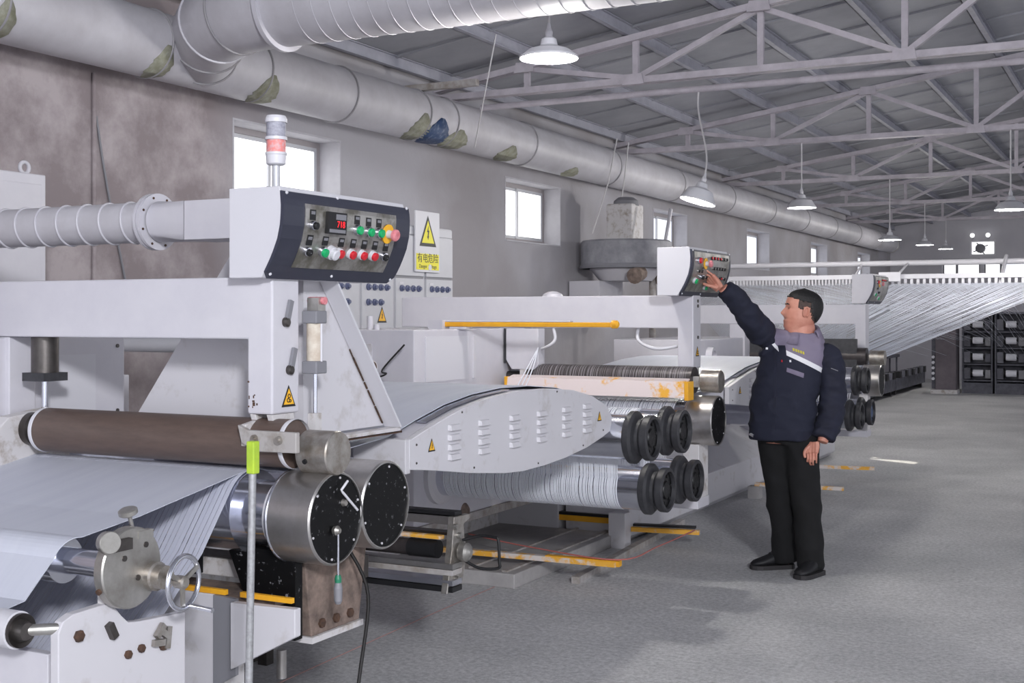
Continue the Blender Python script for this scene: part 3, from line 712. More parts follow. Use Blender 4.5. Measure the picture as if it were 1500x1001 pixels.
# lever slots on the column
for (yy, z) in ((3.255, 1.585), (3.275, 1.43)):
    MB().bar((-2.492, yy+0.012, z+0.045), (-2.492, yy-0.008, z-0.02), 0.018, 0.012, up=(1, 0, 0)).build('lever', 'grey_plastic', M1)
    lathe('lever_knob', 'steel_dark', M1, (-2.5, yy-0.01, z-0.025), (1, 0, 0), [(0, 0.016), (0.012, 0.016), (0.016, 0.01)], 14)
warning_triangle(M1, (-2.499, 3.262, 1.315), 0.072, (0, 1, 0), (1, 0, 0), 'gear')
for k in range(9):
    xx = -2.60+0.06*random.random(); zz = 1.28+0.09*random.random()
    MB().box(xx, xx+random.uniform(0.003, 0.010), 3.1785, 3.181, zz, zz+random.uniform(0.004, 0.012)).build('paint_chip', 'rust_chip', M1)
# two big drums
drum(M1, 3.25, 0.94); drum(M1, 3.535, 0.945)
roller(M1, 'drum_hub', 3.25, 0.94, 0.105, -2.62, -2.47, 'chrome'); roller(M1, 'drum_hub', 3.535, 0.945, 0.12, -2.62, -2.47, 'steel')
roller(M1, 'film_drum', 3.25, 0.94, 0.135, -3.70, -2.62, 'chrome'); roller(M1, 'film_drum', 3.535, 0.945, 0.135, -3.70, -2.62, 'chrome')
for k in range(2): MB().torus((-2.50+0.012*k, 3.25, 0.94), (1, 0, 0), 0.112, 0.007, 40, 8).build('plastic_lip', 'white_plastic', M1)
# pedestal, drip plate and yellow rail under the drums
prism('pedestal', 'brown_grime', M1, [(3.28, 0.545), (3.55, 0.545), (3.60, 0.82), (3.24, 0.82)], 'x', -2.56, -2.42, 0.004)
MB().box(-2.60, -2.41, 3.27, 3.56, 0.525, 0.545).build('pedestal_foot', 'dirty_white', M1)
prism('pedestal_web', 'black_face', M1, [(-2.70, 0.83), (-2.425, 0.83), (-2.425, 0.55), (-2.57, 0.55)], 'y', 3.20, 3.237)
prism('front_skirt', 'white_worn', M1, [(-3.72, 0.70), (-2.66, 0.695), (-2.66, 0.40), (-2.76, 0.36), (-3.72, 0.10)], 'y', 3.09, 3.12, 0.003)
prism('front_skirt', 'white_worn', M1, [(-2.57, 0.685), (-2.32, 0.69), (-2.32, 0.605), (-2.57, 0.475)], 'y', 3.06, 3.09, 0.003)
prism('skirt_joint', 'grey_plastic', M1, [(-2.66, 0.695), (-2.57, 0.69), (-2.57, 0.45), (-2.66, 0.40)], 'y', 3.085, 3.10)
for (a, b) in ((-3.70, -2.62), (-2.56, -2.36)): box('yellow_rail', 'yellow', M1, a, b, 3.095, 3.11, 0.696, 0.712)
box('under_beam', 'dirty_white', M1, -3.72, -2.57, 3.3, 3.55, 0.70, 0.76, 0.004)
box('catch_tray', 'brown_grime', M1, -3.72, -2.45, 3.13, 3.30, 0.67, 0.685)
box('lower_cross_tube', 'steel_dark', M1, -3.72, -2.47, 3.60, 3.68, 0.66, 0.74)
for xx in (-2.95, -2.80): box('hanger_strap', 'black', M1, xx, xx+0.025, 3.14, 3.17, 0.74, 0.82)
for k in range(3): lathe('bolt_head', 'rust_chip', M1, (-2.42, 3.33+0.08*k, 0.58), (1, 0, 0), [(0, 0.016), (0.01, 0.016)], 6)
box('leg', 'dirty_white', M1, -2.74, -2.66, 3.14, 3.24, 0, 0.45, 0.003); box('leg', 'dirty_white', M1, -3.4, -3.3, 3.14, 3.24, 0, 0.45, 0.003)
cyl('drain_stub', 'steel', M1, (-2.75, 3.55, 0.30), (-2.75, 3.55, 0.40), 0.018, 14)
# rear lower frame reaching from the machine along the line to the next one
box('rear_frame', 'dirty_white', M1, -4.3, -3.74, 3.78, 5.2, 0, 0.75, 0.004)
# tools left on the drum
t = thing('screwdriver', (-2.29, 3.235, 0.72), 'green-handled screwdriver hanging from the centre of the near drum', 'screwdriver')
cyl('shaft', 'chrome', t, (-2.285, 3.235, 0.765), (-2.285, 3.235, 0.90), 0.004, 10)
lathe('handle', 'grey_plastic', t, (-2.285, 3.235, 0.675), (0, 0, 1), [(0, 0.008), (0.01, 0.013), (0.05, 0.014), (0.07, 0.01)], 12)
lathe('collar', 'tool_green', t, (-2.285, 3.235, 0.742), (0, 0, 1), [(0, 0.0105), (0.012, 0.0115), (0.024, 0.008)], 12)
lathe('hook_ball', 'alloy', t, (-2.30, 3.235, 0.905), (1, 0, 0), [(0, 0.014), (0.012, 0.016), (0.022, 0.008)], 14)
o = tube('hex_key', 'white_plastic', None, [(-2.287, 3.29, 1.055), (-2.287, 3.255, 1.03), (-2.287, 3.262, 1.023), (-2.287, 3.345, 0.955)], 0.0042, 8); tag(o, 'bent silver hex key stuck on the near black drum face', 'hex key')
lathe('hub_boss', 'steel_scuffed', M1, (-2.305, 3.29, 0.985), (1, 0, 0), [(0, 0.012), (0.012, 0.01)], 12)
o = tube('power_cable', 'cable_black', None, smooth_pts([(-2.40, 3.46, 0.80), (-2.31, 3.44, 0.66), (-2.27, 3.33, 0.42), (-2.25, 3.25, 0.2), (-2.2, 3.15, 0.008)]), 0.006, 8); tag(o, 'thin black cable hanging from the near drums to the floor', 'cable')

control_box(-2.42, 3.12, 0.72, 'large navy and white control box on the nearest machine, with a red digital meter', LAY1)
# signal tower
t = thing('signal_tower', (-2.52, 3.225, 1.985), 'stack light with grey and red segments standing on the nearest control box', 'signal light')
lathe('foot', 'grey_plastic', t, (-2.52, 3.225, 1.985), (0, 0, 1), [(0, 0.022), (0.008, 0.022), (0.01, 0.016)], 20)
cyl('pole', 'aluminium', t, (-2.52, 3.225, 1.99), (-2.52, 3.225, 2.068), 0.0135, 16)
lathe('base_segment', 'white_plastic', t, (-2.52, 3.225, 2.066), (0, 0, 1), [(0, 0.026), (0.004, 0.031), (0.03, 0.033), (0.034, 0.035), (0.04, 0.035)], 28)
lathe('red_segment', 'signal_red', t, (-2.52, 3.225, 2.106), (0, 0, 1), [(0, 0.031), (0.04, 0.031)], 28)
lathe('ring', 'white_plastic', t, (-2.52, 3.225, 2.146), (0, 0, 1), [(0, 0.035), (0.01, 0.035)], 28)
lathe('grey_segment', 'signal_grey', t, (-2.52, 3.225, 2.156), (0, 0, 1), [(0, 0.031), (0.046, 0.031)], 28)
lathe('top_cap', 'white_plastic', t, (-2.52, 3.225, 2.202), (0, 0, 1), [(0, 0.035), (0.012, 0.035), (0.022, 0.03), (0.024, 0.0)], 28)

# ------------------------------------------------------------------ fume hood and its flexible duct
t = thing('fume_hood', (-2.95, 3.7, 1.17), 'white funnel shaped fume hood behind the nearest portal, fed by a ribbed round duct', 'fume hood')
vs_ = [(-3.37, 3.45, 1.17), (-2.58, 3.45, 1.17), (-2.58, 3.945, 1.17), (-3.37, 3.945, 1.17), (-2.90, 3.45, 1.79), (-2.58, 3.45, 1.79), (-2.58, 3.475, 1.79), (-2.90, 3.475, 1.79)]
MB().add(vs_, [(0,1,5,4),(1,2,6,5),(2,3,7,6),(3,0,4,7),(4,5,6,7)]).build('hood_shell', 'white_worn', t)
box('hood_neck', 'white', t, -2.90, -2.66, 3.45, 3.84, 1.78, 1.868, 0.003)
MB().add([(-2.575, 3.475, 1.78), (-2.505, 3.475, 1.78), (-2.505, 3.485, 1.78), (-2.575, 3.485, 1.78), (-2.575, 3.945, 1.165), (-2.505, 3.945, 1.165), (-2.505, 3.957, 1.165), (-2.575, 3.957, 1.165)],
         [(0,1,2,3),(7,6,5,4),(0,4,5,1),(1,5,6,2),(2,6,7,3),(3,7,4,0)]).build('edge_flange', 'white_plastic', t)
MB().bar((-2.545, 3.50, 1.155), (-2.545, 3.97, 1.155), 0.05, 0.016).build('bottom_rail', 'dirty_white', t); MB().bar((-2.53, 3.62, 1.146), (-2.53, 3.98, 1.146), 0.02, 0.008).build('grime_strip', 'rust_chip', t)
for k in range(9):
    f = 0.52+0.05*k; g = f+random.uniform(0.035, 0.06)
    MB().bar((-2.574, 3.470+0.47*f, 1.78-0.615*f), (-2.574, 3.470+0.47*g, 1.78-0.615*g), 0.005, random.uniform(0.002, 0.005), up=(1, 0, 0)).build('paint_chip', 'rust_chip', t)
box('rectangular_duct', 'white', t, -3.30, -2.72, 3.66, 3.84, 1.87, 2.02, 0.003)
# round to rectangular transition
n = 32; mb = MB(); A = []; B = []
for k in range(n):
    a = 2*math.pi*k/n; cy, cz = math.cos(a), math.sin(a)
    A.append((-3.50, 3.75+0.081*cy, 1.952+0.081*cz))
    m_ = max(abs(cy), abs(cz)); B.append((-3.30, 3.75+0.09*cy/m_, 1.945+0.075*cz/m_))
mb.add(A+B, [(k, (k+1) % n, n+(k+1) % n, n+k) for k in range(n)], True); mb.build('transition_piece', 'white', t)
o = lathe('flange', 'white', t, (-3.54, 3.75, 1.952), (1, 0, 0), [(0, 0.08), (0, 0.112), (0.012, 0.112), (0.012, 0.105), (0.02, 0.105), (0.02, 0.112), (0.034, 0.112), (0.034, 0.08)], 36)
for k in range(8):
    a = math.radians(45*k+20); lathe('flange_bolt', 'rust_chip', o, (-3.55, 3.75+0.097*math.cos(a), 1.952+0.097*math.sin(a)), (1, 0, 0), [(0, 0.005), (0.047, 0.005)], 8)
cyl('spiral_duct', 'duct', t, (-5.2, 3.75, 1.952), (-3.53, 3.75, 1.952), 0.081, 36)
mb = MB()
for k in range(13): mb.torus((-3.64-0.118*k, 3.75, 1.952), (1, 0.10, 0.12), 0.083, 0.005, 32, 6)
mb.build('spiral_rib', 'white', t)

# ------------------------------------------------------------------ hot plate ovens between the machines
OV = [(4.0, 1.11), (4.2, 1.16), (4.42, 1.207), (4.65, 1.236), (4.91, 1.25), (5.2, 1.245), (5.49, 1.222), (5.72, 1.18), (5.90, 1.12), (5.965, 1.06), (5.955, 0.99), (5.85, 0.965), (5.65, 0.93), (5.40, 0.905), (5.18, 0.893), (4.95, 0.89), (4.78, 0.90), (4.47, 0.935), (4.2, 0.975), (4.0, 1.0)]
def oven(f, label, cols=6):
    t = thing('hot_plate_oven', (-3.1, f(4.9), 0.89), label, 'oven', 'curved hot plate ovens')
    P_ = [(f(y), z) for y, z in OV]
    prism('side_plate', 'white_worn', t, P_, 'x', -2.53, -2.50, 0.003)
    body = [(f(y), z-0.006 if z > 1.05 else z+0.03) for y, z in OV]
    prism('oven_body', 'white', t, body, 'x', -3.72, -2.54)
    top = [(f(y), z+0.004) for y, z in OV[:8]]
    sheet([(y, z-0.004) for y, z in top[1:5]], -2.595, -2.548, 0.004).build('bare_plate_edge', 'chrome', t)
    if f(1) == 1: box('front_box', 'white_worn', t, -2.74, -2.502, 3.975, 4.01, 0.985, 1.115, 0.003)
    L_ = 0.085
    zz = 1.135
    def louvre(y, z):
        m_ = MB(); L2 = L_*0.5
        b = [(-2.5, y-L2, z+0.012), (-2.5, y+L2, z+0.012), (-2.5, y+L2, z-0.011), (-2.5, y-L2, z-0.011), (-2.489, y-L2+0.008, z+0.009), (-2.489, y+L2-0.008, z+0.009), (-2.483, y+L2-0.003, z-0.011), (-2.483, y-L2+0.003, z-0.011)]
        m_.add(b, [(0,1,5,4),(1,2,6,5),(2,3,7,6),(3,0,4,7),(4,5,6,7)])
        return m_.build('louvre', 'white_worn', t)
    first = louvre(f(4.33), zz)
    ysl = [4.33, 4.58, 4.86, 5.13, 5.40, 5.64]
    for i, y in enumerate(ysl):
        for j in range(4):
            if i == 0 and j == 0: continue
            dup(first, t, (0, f(y)-f(4.33), -0.039*j))
    warning_triangle(t, (-2.499, f(4.16), 1.075), 0.052, (0, 1, 0), (1, 0, 0), 'bolt')
    warning_triangle(t, (-2.499, f(5.80), 1.07), 0.05, (0, 1, 0), (1, 0, 0), 'bolt')
    for (y, z) in ((4.05, 1.09), (4.05, 1.02), (4.5, 0.955), (5.1, 0.91), (5.6, 0.945), (5.85, 1.0), (4.4, 1.19), (5.3, 1.225)):
        lathe('plate_screw', 'steel_dark', t, (-2.5, f(y), z), (1, 0, 0), [(0, 0.005), (0.003, 0.004)], 8)
    return t, top
ov1, top1 = oven(lambda y: y, 'louvred white hot plate oven with a curved side, between the first and second machines')
f2 = lambda y: 7.95 + (y-4.0)*1.5
ov2, top2 = oven(f2, 'second hot plate oven with a curved side, behind the man')

# film webs
t = tag(sheet([(5.0, 1.266)] and [(3.50, 1.085), (3.75, 1.10)] + [(y, z+0.004) for y, z in top1], -3.66, -2.597, 0.003).build('film_web', 'film'), 'wide sheet of grey film stretched over the first hot plate oven', 'film')
# main film over the near drum to the front stand
pth_f = [(3.36, 1.055)] + arc_path(3.25, 0.94, 0.1375, 70, 105, 6) + [(3.0, 1.035), (2.75, 0.992)] + arc_path(2.52, 0.90, 0.066, 80, 165, 8)
o = sheet(pth_f + [(2.36, 0.82), (2.235, 0.80)], -3.66, -2.62, -0.002, None, -3.66, -2.68).build('film_web', 'film'); tag(o, 'smooth white film coming up from the bottom left to the near drum', 'film')
pth_s = [(3.40, 1.045)] + arc_path(3.25, 0.94, 0.139, 50, 140, 10) + [(3.0, 0.84), (2.80, 0.66), (2.70, 0.57)]
o = ribbons(pth_s[2:], -3.64, -2.63, 52, 0.90, -0.0015, 0.3).build('slit_film_strips', 'film_strip'); tag(o, 'slit film strips running down from the near drum to the front stand', 'film strips', kind='stuff')

# ------------------------------------------------------------------ front slitting stand
S = thing('slitting_stand', (-2.9, 2.5, 0), 'white slitting stand in the bottom left corner with chrome rollers and a handwheel', 'machine')
pl = [(2.31, 0.0), (2.78, 0.0), (2.78, 0.722), (2.60, 0.735), (2.555, 0.742), (2.53, 0.765), (2.50, 0.80), (2.475, 0.808), (2.36, 0.805), (2.325, 0.792), (2.31, 0.765)]
prism('side_plate', 'white_worn', S, pl, 'x', -2.53, -2.50, 0.003)
prism('side_plate', 'white_worn', S, pl, 'x', -3.72, -3.69, 0.003)
box('cross_bar', 'white', S, -3.69, -2.53, 2.60, 2.68, 0.40, 0.48, 0.004)
roller(S, 'chrome_roller', 2.52, 0.90, 0.064, -3.69, -2.70, 'chrome'); roller(S, 'roller_shaft', 2.52, 0.90, 0.037, -2.70, -2.47, 'chrome', 24)
box('shaft_post', 'dirty_white', S, -2.528, -2.502, 2.47, 2.57, 0.80, 0.86)
lathe('clamp_disc', 'alloy', S, (-2.49, 2.525, 0.90), (1, 0, 0), [(0, 0.104), (0.004, 0.11), (0.03, 0.11), (0.034, 0.106)], 48)
for (dy, dz) in ((0.05, 0.055), (0.02, -0.03), (-0.03, 0.03)): lathe('disc_screw', 'steel_dark', S, (-2.456, 2.525+dy, 0.90+dz), (1, 0, 0), [(0, 0.008), (0.003, 0.008)], 10)
lathe('disc_hole', 'rust_chip', S, (-2.475, 2.43, 0.855), (0, -1, -0.4), [(0, 0.008), (0.012, 0.008)], 10)
lathe('disc_hub', 'steel_scuffed', S, (-2.457, 2.60, 0.865), (1, 0, 0), [(0, 0.04), (0.02, 0.04), (0.024, 0.034), (0.05, 0.032)], 28)
# clamping knobs
o = MB().cyl((-2.48, 2.55, 1.0), (-2.48, 2.535, 1.045), 0.006, 10).build('knob_stem', 'steel', S); lathe('knob_head', 'alloy', o, (-2.48, 2.535, 1.04), (0, -0.3, 1), [(0, 0.022), (0.003, 0.026), (0.014, 0.026), (0.017, 0.022)], 24)
o = MB().box(-2.47, -2.44, 2.45, 2.51, 0.955, 0.985).build('knob_fork', 'steel_dark', S); lathe('knob_head', 'alloy', o, (-2.44, 2.425, 0.985), (1, -0.35, 0.1), [(-0.02, 0.026), (-0.016, 0.03), (0.006, 0.03), (0.008, 0.028)], 28)
MB().box(-2.475, -2.452, 2.545, 2.60, 0.975, 0.995).build('clamp_block', 'alloy', S)
# handwheel
hw = MB().torus((-2.385, 2.645, 0.845), (1, 0.12, 0), 0.072, 0.0075, 40, 10).build('handwheel', 'chrome', S)
lathe('wheel_hub', 'steel_scuffed', hw, (-2.41, 2.645, 0.845), (1, 0, 0), [(0, 0.018), (0.03, 0.018), (0.034, 0.012)], 20)
for k in range(3):
    a = math.radians(30+120*k); MB().bar((-2.39, 2.645, 0.845), (-2.387, 2.645+0.068*math.cos(a), 0.845+0.068*math.sin(a)), 0.012, 0.008, up=(1, 0, 0)).build('spoke', 'alloy', hw)
cyl('crank_grip', 'chrome', hw, (-2.385, 2.665, 0.778), (-2.30, 2.665, 0.772), 0.007, 14)
# lower chrome roller
roller(S, 'chrome_roller', 2.262, 0.775, 0.047, -3.69, -2.60, 'chrome')
lathe('roller_cap', 'white_plastic', S, (-2.66, 2.262, 0.775), (1, 0, 0), [(0, 0.0485), (0.07, 0.0485), (0.072, 0.04)], 32)
lathe('bearing', 'steel_dark', S, (-2.588, 2.262, 0.775), (1, 0, 0), [(0, 0.044), (0.012, 0.044), (0.004, 0.03), (0.03, 0.022)], 28)
cyl('axle', 'alloy', S, (-2.58, 2.262, 0.775), (-2.515, 2.33, 0.773), 0.015, 16)
box('front_panel', 'white', S, -3.69, -2.56, 2.33, 2.36, 0.10, 0.70, 0.003)
for (y, z, r) in ((2.375, 0.745, 0.016), (2.55, 0.655, 0.012), (2.60, 0.66, 0.012), (2.685, 0.648, 0.014)):
    o = lathe('plate_bolt', 'rust_chip', S, (-2.5, y, z), (1, 0, 0), [(0, r), (0.01, r), (0.012, r*0.6)], 6)
MB().bar((-2.492, 2.475, 0.755), (-2.492, 2.495, 0.715), 0.02, 0.02, up=(1, 0, 0)).build('latch', 'steel_dark', S)
for (a, b) in (((2.68, 0.71), (2.65, 0.68)), ((2.66, 0.70), (2.70, 0.67)), ((2.70, 0.70), (2.69, 0.64)), ((2.64, 0.665), (2.68, 0.66))):
    MB().bar((-2.49, a[0], a[1]), (-2.488, b[0], b[1]), 0.018, 0.014, up=(1, 0, 0)).build('catch_piece', 'steel_scuffed', S)
# marker pole
t = thing('marker_pole', (-2.205, 2.71, 0), 'thin galvanised pole with a lime green tip in front of the near drum', 'pole')
cyl('pole', 'galvanised', t, (-2.215, 2.70, 0.004), (-2.20, 2.715, 1.235), 0.0105, 16)
MB().box(-2.213, -2.187, 2.701, 2.7275, 1.148, 1.237).build('green_tip', 'tape_green', t, 0.003)
lathe('foot', 'galvanised', t, (-2.215, 2.70, 0), (0, 0, 1), [(0, 0.08), (0.01, 0.08), (0.012, 0.02), (0.03, 0.014)], 24)

# ================================================================== MACHINE 2 (the man works on it)
M2 = thing('stretching_machine', (-3.72, 7.0, 0), 'middle white roller machine with four black-flanged rollers under a yellow edged guard', 'machine', 'white roller machines in the line')
portal(M2, 7.18, 7.32, -2.48, xl=-4.55, xcl=(-3.80, -3.62))
box('gearbox_housing', 'white', M2, -4.55, -3.72, 6.0, 7.34, 0.37, 1.50, 0.006)
box('gearbox_foot', 'dirty_white', M2, -4.55, -4.22, 6.0, 7.96, 0, 0.368, 0.004)
box('bottom_rail', 'dusty_rail', M2, -3.78, -3.70, 5.98, 7.96, 0.335, 0.385, 0.003)
box('rear_housing', 'white', M2, -4.55, -3.72, 7.345, 7.96, 0.386, 1.05, 0.004)
box('gearbox_recess', 'white_worn', M2, -4.2, -4.0, 5.985, 6.0, 1.18, 1.42)
MB().box(-3.722, -3.714, 6.12, 6.62, 1.20, 1.46).build('access_cover', 'white_plastic', M2); box('cover_rib', 'white_worn', M2, -3.722, -3.708, 6.68, 6.70, 1.2, 1.46)
prism('inner_leg', 'white', M2, [(-3.70, 1.50), (-3.47, 1.50), (-3.47, 1.27), (-3.50, 1.24), (-3.66, 1.24), (-3.70, 1.30)], 'y', 7.08, 7.175, 0.004)
box('leg_edge', 'black_rubber', M2, -3.712, -3.701, 7.075, 7.09, 1.28, 1.50)
box('inner_fork', 'dirty_white', M2, -3.60, -3.56, 7.08, 7.16, 1.14, 1.24)
for (xx, yy) in ((-4.15, 6.2), (-4.05, 6.12)): cyl('grease_nipple', 'white', M2, (xx, yy, 1.50), (xx, yy, 1.58 if xx < -4.1 else 1.53), 0.018, 12)
lathe('vent_dome', 'white', M2, (-3.45, 7.25, 1.70), (0, 0, 1), [(0, 0.07), (0.02, 0.06), (0.035, 0.03), (0.038, 0)], 24)
roller(M2, 'pressure_roller', 7.15, 1.195, 0.08, -3.54, -2.46, 'roller_dark'); roller(M2, 'roller_shaft', 7.15, 1.195, 0.03, -3.72, -2.40, 'steel_dark', 20)
lathe('roller_end_cap', 'steel_scuffed', M2, (-2.42, 7.17, 1.19), (1, 0, 0), [(0, 0.062), (0.004, 0.068), (0.115, 0.068), (0.12, 0.062)], 40)
mb = MB()
for k in range(95):
    x = -3.5 + 1.02*k/95 + random.uniform(-0.004, 0.004); mb.lathe((x, 7.15, 1.195), (1, 0, 0), [(0, 0.0815), (random.uniform(0.001, 0.006), 0.0815)], 26, caps=False)
mb.build('wound_yarn', 'yarn_dark', M2, kind='stuff', fix=False)
# yellow edged guard
prism('roller_guard', 'guard_worn', M2, [(6.93, 1.10), (6.945, 1.10), (6.965, 1.185), (7.03, 1.20), (7.03, 1.21), (6.95, 1.195)], 'x', -3.62, -2.45)
box('guard_end', 'yellow', M2, -2.45, -2.425, 6.93, 7.03, 1.085, 1.195, 0.003)
for xx in (-3.62, ): box('guard_end', 'yellow', M2, xx-0.02, xx, 6.94, 7.03, 1.08, 1.20, 0.003)
drum(M2, 7.12, 0.96); roller(M2, 'drum_shaft', 7.12, 0.96, 0.11, -3.72, -2.47, 'chrome')
R2 = [flanged_roller(M2, 6.05, 0.95), flanged_roller(M2, 6.53, 0.945), flanged_roller(M2, 6.27, 0.655), flanged_roller(M2, 6.74, 0.65)]
for (y, z) in ((6.05, 0.95), (6.53, 0.945), (6.27, 0.655), (6.74, 0.65)): lathe('roller_boss', 'white_worn', M2, (-3.72, y, z), (1, 0, 0), [(0, 0.17), (0.03, 0.17), (0.045, 0.15), (0.05, 0.125)], 36)
prism('pedestal', 'dirty_white', M2, [(7.05, 0.50), (7.22, 0.50), (7.22, 0.82), (7.05, 0.82)], 'x', -2.50, -2.40, 0.004)
box('pedestal_beam', 'white', M2, -3.72, -2.40, 7.03, 7.24, 0.44, 0.50, 0.004)
warning_triangle(M2, (-2.479, 7.252, 1.36), 0.062, (0, 1, 0), (1, 0, 0), 'gear')
for z in (1.67, 1.64, 1.45): lathe('column_screw', 'steel_dark', M2, (-2.48, 7.26, z), (1, 0, 0), [(0, 0.01), (0.006, 0.01)], 10)
o = tube('hose', 'white_plastic', M2, smooth_pts([(-2.86, 7.25, 1.52), (-2.84, 7.2, 1.43), (-2.72, 7.18, 1.38), (-2.58, 7.24, 1.40)]), 0.011, 10)
tube('hose', 'white_plastic', M2, smooth_pts([(-3.42, 7.2, 1.50), (-3.40, 7.17, 1.42), (-3.48, 7.12, 1.37), (-3.58, 7.1, 1.40)]), 0.010, 10)
for k in range(3): tube('loose_yarn', 'yarn', M2, smooth_pts([(-3.47, 7.08, 1.38), (-3.50+0.02*k, 6.98, 1.25), (-3.54+0.03*k, 6.90, 1.12)]), 0.004, 6)
cyl('drain_pipe', 'dirty_white', M2, (-4.12, 5.93, 1.29), (-3.93, 5.90, 1.29), 0.04, 18)
lathe('pipe_mouth', 'rust_chip', M2, (-3.931, 5.90, 1.29), (1, -0.15, 0), [(0, 0.032), (0.003, 0.032)], 16)
tube('wire', 'cable_black', M2, smooth_pts([(-3.98, 5.88, 1.25), (-3.86, 5.84, 1.24), (-3.80, 5.84, 1.26), (-3.84, 5.86, 1.28), (-3.72, 5.9, 1.42)]), 0.005, 8)
lathe('oil_stain_boss', 'brown_grime', M2, (-3.72, 6.58, 0.40), (1, 0, 0), [(0, 0.05), (0.006, 0.045), (0.02, 0.03)], 20)
# swing out yellow bar lying on the gearbox
t = thing('guard_bar', (-3.85, 6.55, 1.50), 'long yellow guard bar with worn white end, lying in front of the middle portal beam', 'guard bar')
o = MB().box(-3.92, -2.74, 6.53, 6.58, 1.515, 1.543).build('bar', 'yellow', t, 0.006); MB().box(-3.92, -3.0, 6.532, 6.578, 1.5432, 1.552).build('dust_layer', 'white', t, 0.003); lathe('bar_tip', 'yellow', t, (-2.745, 6.555, 1.5315), (1, 0, 0), [(0, 0.024), (0.03, 0.023), (0.04, 0.012)], 16)
for xx in (-3.93, -3.78): box('mount', 'white', t, xx, xx+0.10, 6.50, 6.60, 1.50, 1.515 if xx > -3.9 else 1.556)
# yarn over the four rollers and on to the drum
pth_y = [(5.90, 1.135)] + arc_path(6.05, 0.95, 0.119, 100, -25, 10) + arc_path(6.27, 0.655, 0.119, 150, 370, 16) + arc_path(6.53, 0.945, 0.119, 190, -20, 14) + arc_path(6.74, 0.65, 0.119, 155, 365, 14) + arc_path(7.12, 0.96, 0.113, 190, 75, 8) + [(7.4, 1.10), (7.95, 1.115)]
o = ribbons(pth_y, -3.62, -2.55, 100, 0.76, 0.0014, 0.9).build('yarn_sheet', 'yarn', fix=True); tag(o, 'fine white yarns wound over the four rollers of the middle machine', 'yarn', kind='stuff')
for (yy, zz) in ((6.27-0.125, 0.70), (6.27-0.118, 0.61)):
    pass
t = tag(sheet([(7.4, 1.11), (7.9, 1.11)] + [(y, z+0.004) for y, z in top2], -3.66, -2.58, 0.003).build('film_web', 'film'), 'pale web of yarns stretched over the second hot plate oven', 'film')
control_box(-2.42, 6.95, 0.72, 'crowded control box the man is touching, on the middle machine', LAY2, wide=True)

# ================================================================== MACHINE 3 (behind the man)
M3 = thing('stretching_machine', (-3.72, 12, 0), 'farthest white roller machine, half hidden behind the man', 'machine', 'white roller machines in the line')
portal(M3, 12.28, 12.44, -2.5, xl=-4.6, z0=1.50, z1=1.69)
box('gearbox_housing', 'white', M3, -4.55, -3.72, 10.9, 12.9, 0, 1.36, 0.006)
lathe('gearbox_port', 'white', M3, (-3.72, 11.2, 1.2), (1, 0, 0), [(0, 0.09), (0.06, 0.09), (0.06, 0.06), (0.02, 0.06)], 24)
roller(M3, 'pressure_roller', 12.2, 1.19, 0.085, -3.6, -2.47, 'roller_dark')
lathe('roller_end_cap', 'steel_scuffed', M3, (-2.44, 12.2, 1.18), (1, 0, 0), [(0, 0.07), (0.14, 0.07), (0.14, 0.06)], 32)
box('roller_guard', 'black_rubber', M3, -3.6, -2.55, 12.12, 12.16, 1.06, 1.36, 0.004)
drum(M3, 12.04, 0.97); roller(M3, 'drum_shaft', 12.04, 0.97, 0.11, -3.72, -2.47, 'chrome')
flanged_roller(M3, 11.42, 1.0); flanged_roller(M3, 11.63, 0.70, face='duct_blue'); flanged_roller(M3, 11.16, 0.70)
prism('pedestal', 'dirty_white', M3, [(11.98, 0.5), (12.1, 0.5), (12.1, 0.84), (11.98, 0.84)], 'x', -2.5, -2.42, 0.004); box('pedestal_beam', 'white', M3, -3.72, -2.42, 11.95, 12.13, 0.44, 0.50)
pth_y3 = [(f2(5.90), 1.135)] + arc_path(11.42, 1.0, 0.119, 100, -25, 8) + arc_path(11.63, 0.70, 0.119, 150, 370, 12) + arc_path(12.04, 0.97, 0.113, 190, 75, 8)
o = ribbons(pth_y3, -3.62, -2.55, 60, 0.7, 0.0012, 0.8).build('yarn_sheet', 'yarn'); tag(o, 'white yarns wound over the rollers of the farthest machine', 'yarn', kind='stuff')
control_box(-2.42, 12.25, 0.68, 'farthest control box, just right of the man\'s head', LAY2[:12], 'white', wide=True)
# long white base running along machines two and three
t = thing('machine_base', (-3.5, 9, 0), 'long white machine base with a sloped top, behind the man', 'machine base')
prism('sloped_base', 'white_worn', t, [(-3.715, 0.0), (-3.30, 0.0), (-3.23, 0.06), (-3.23, 0.30), (-3.70, 0.52), (-3.715, 0.52)], 'y', 8.02, 14.2, 0.006)
prism('upper_wall', 'white_worn', t, [(-4.5, 0.0), (-3.75, 0.0), (-3.75, 1.0), (-4.5, 1.0)], 'y', 7.97, 10.88, 0.006)
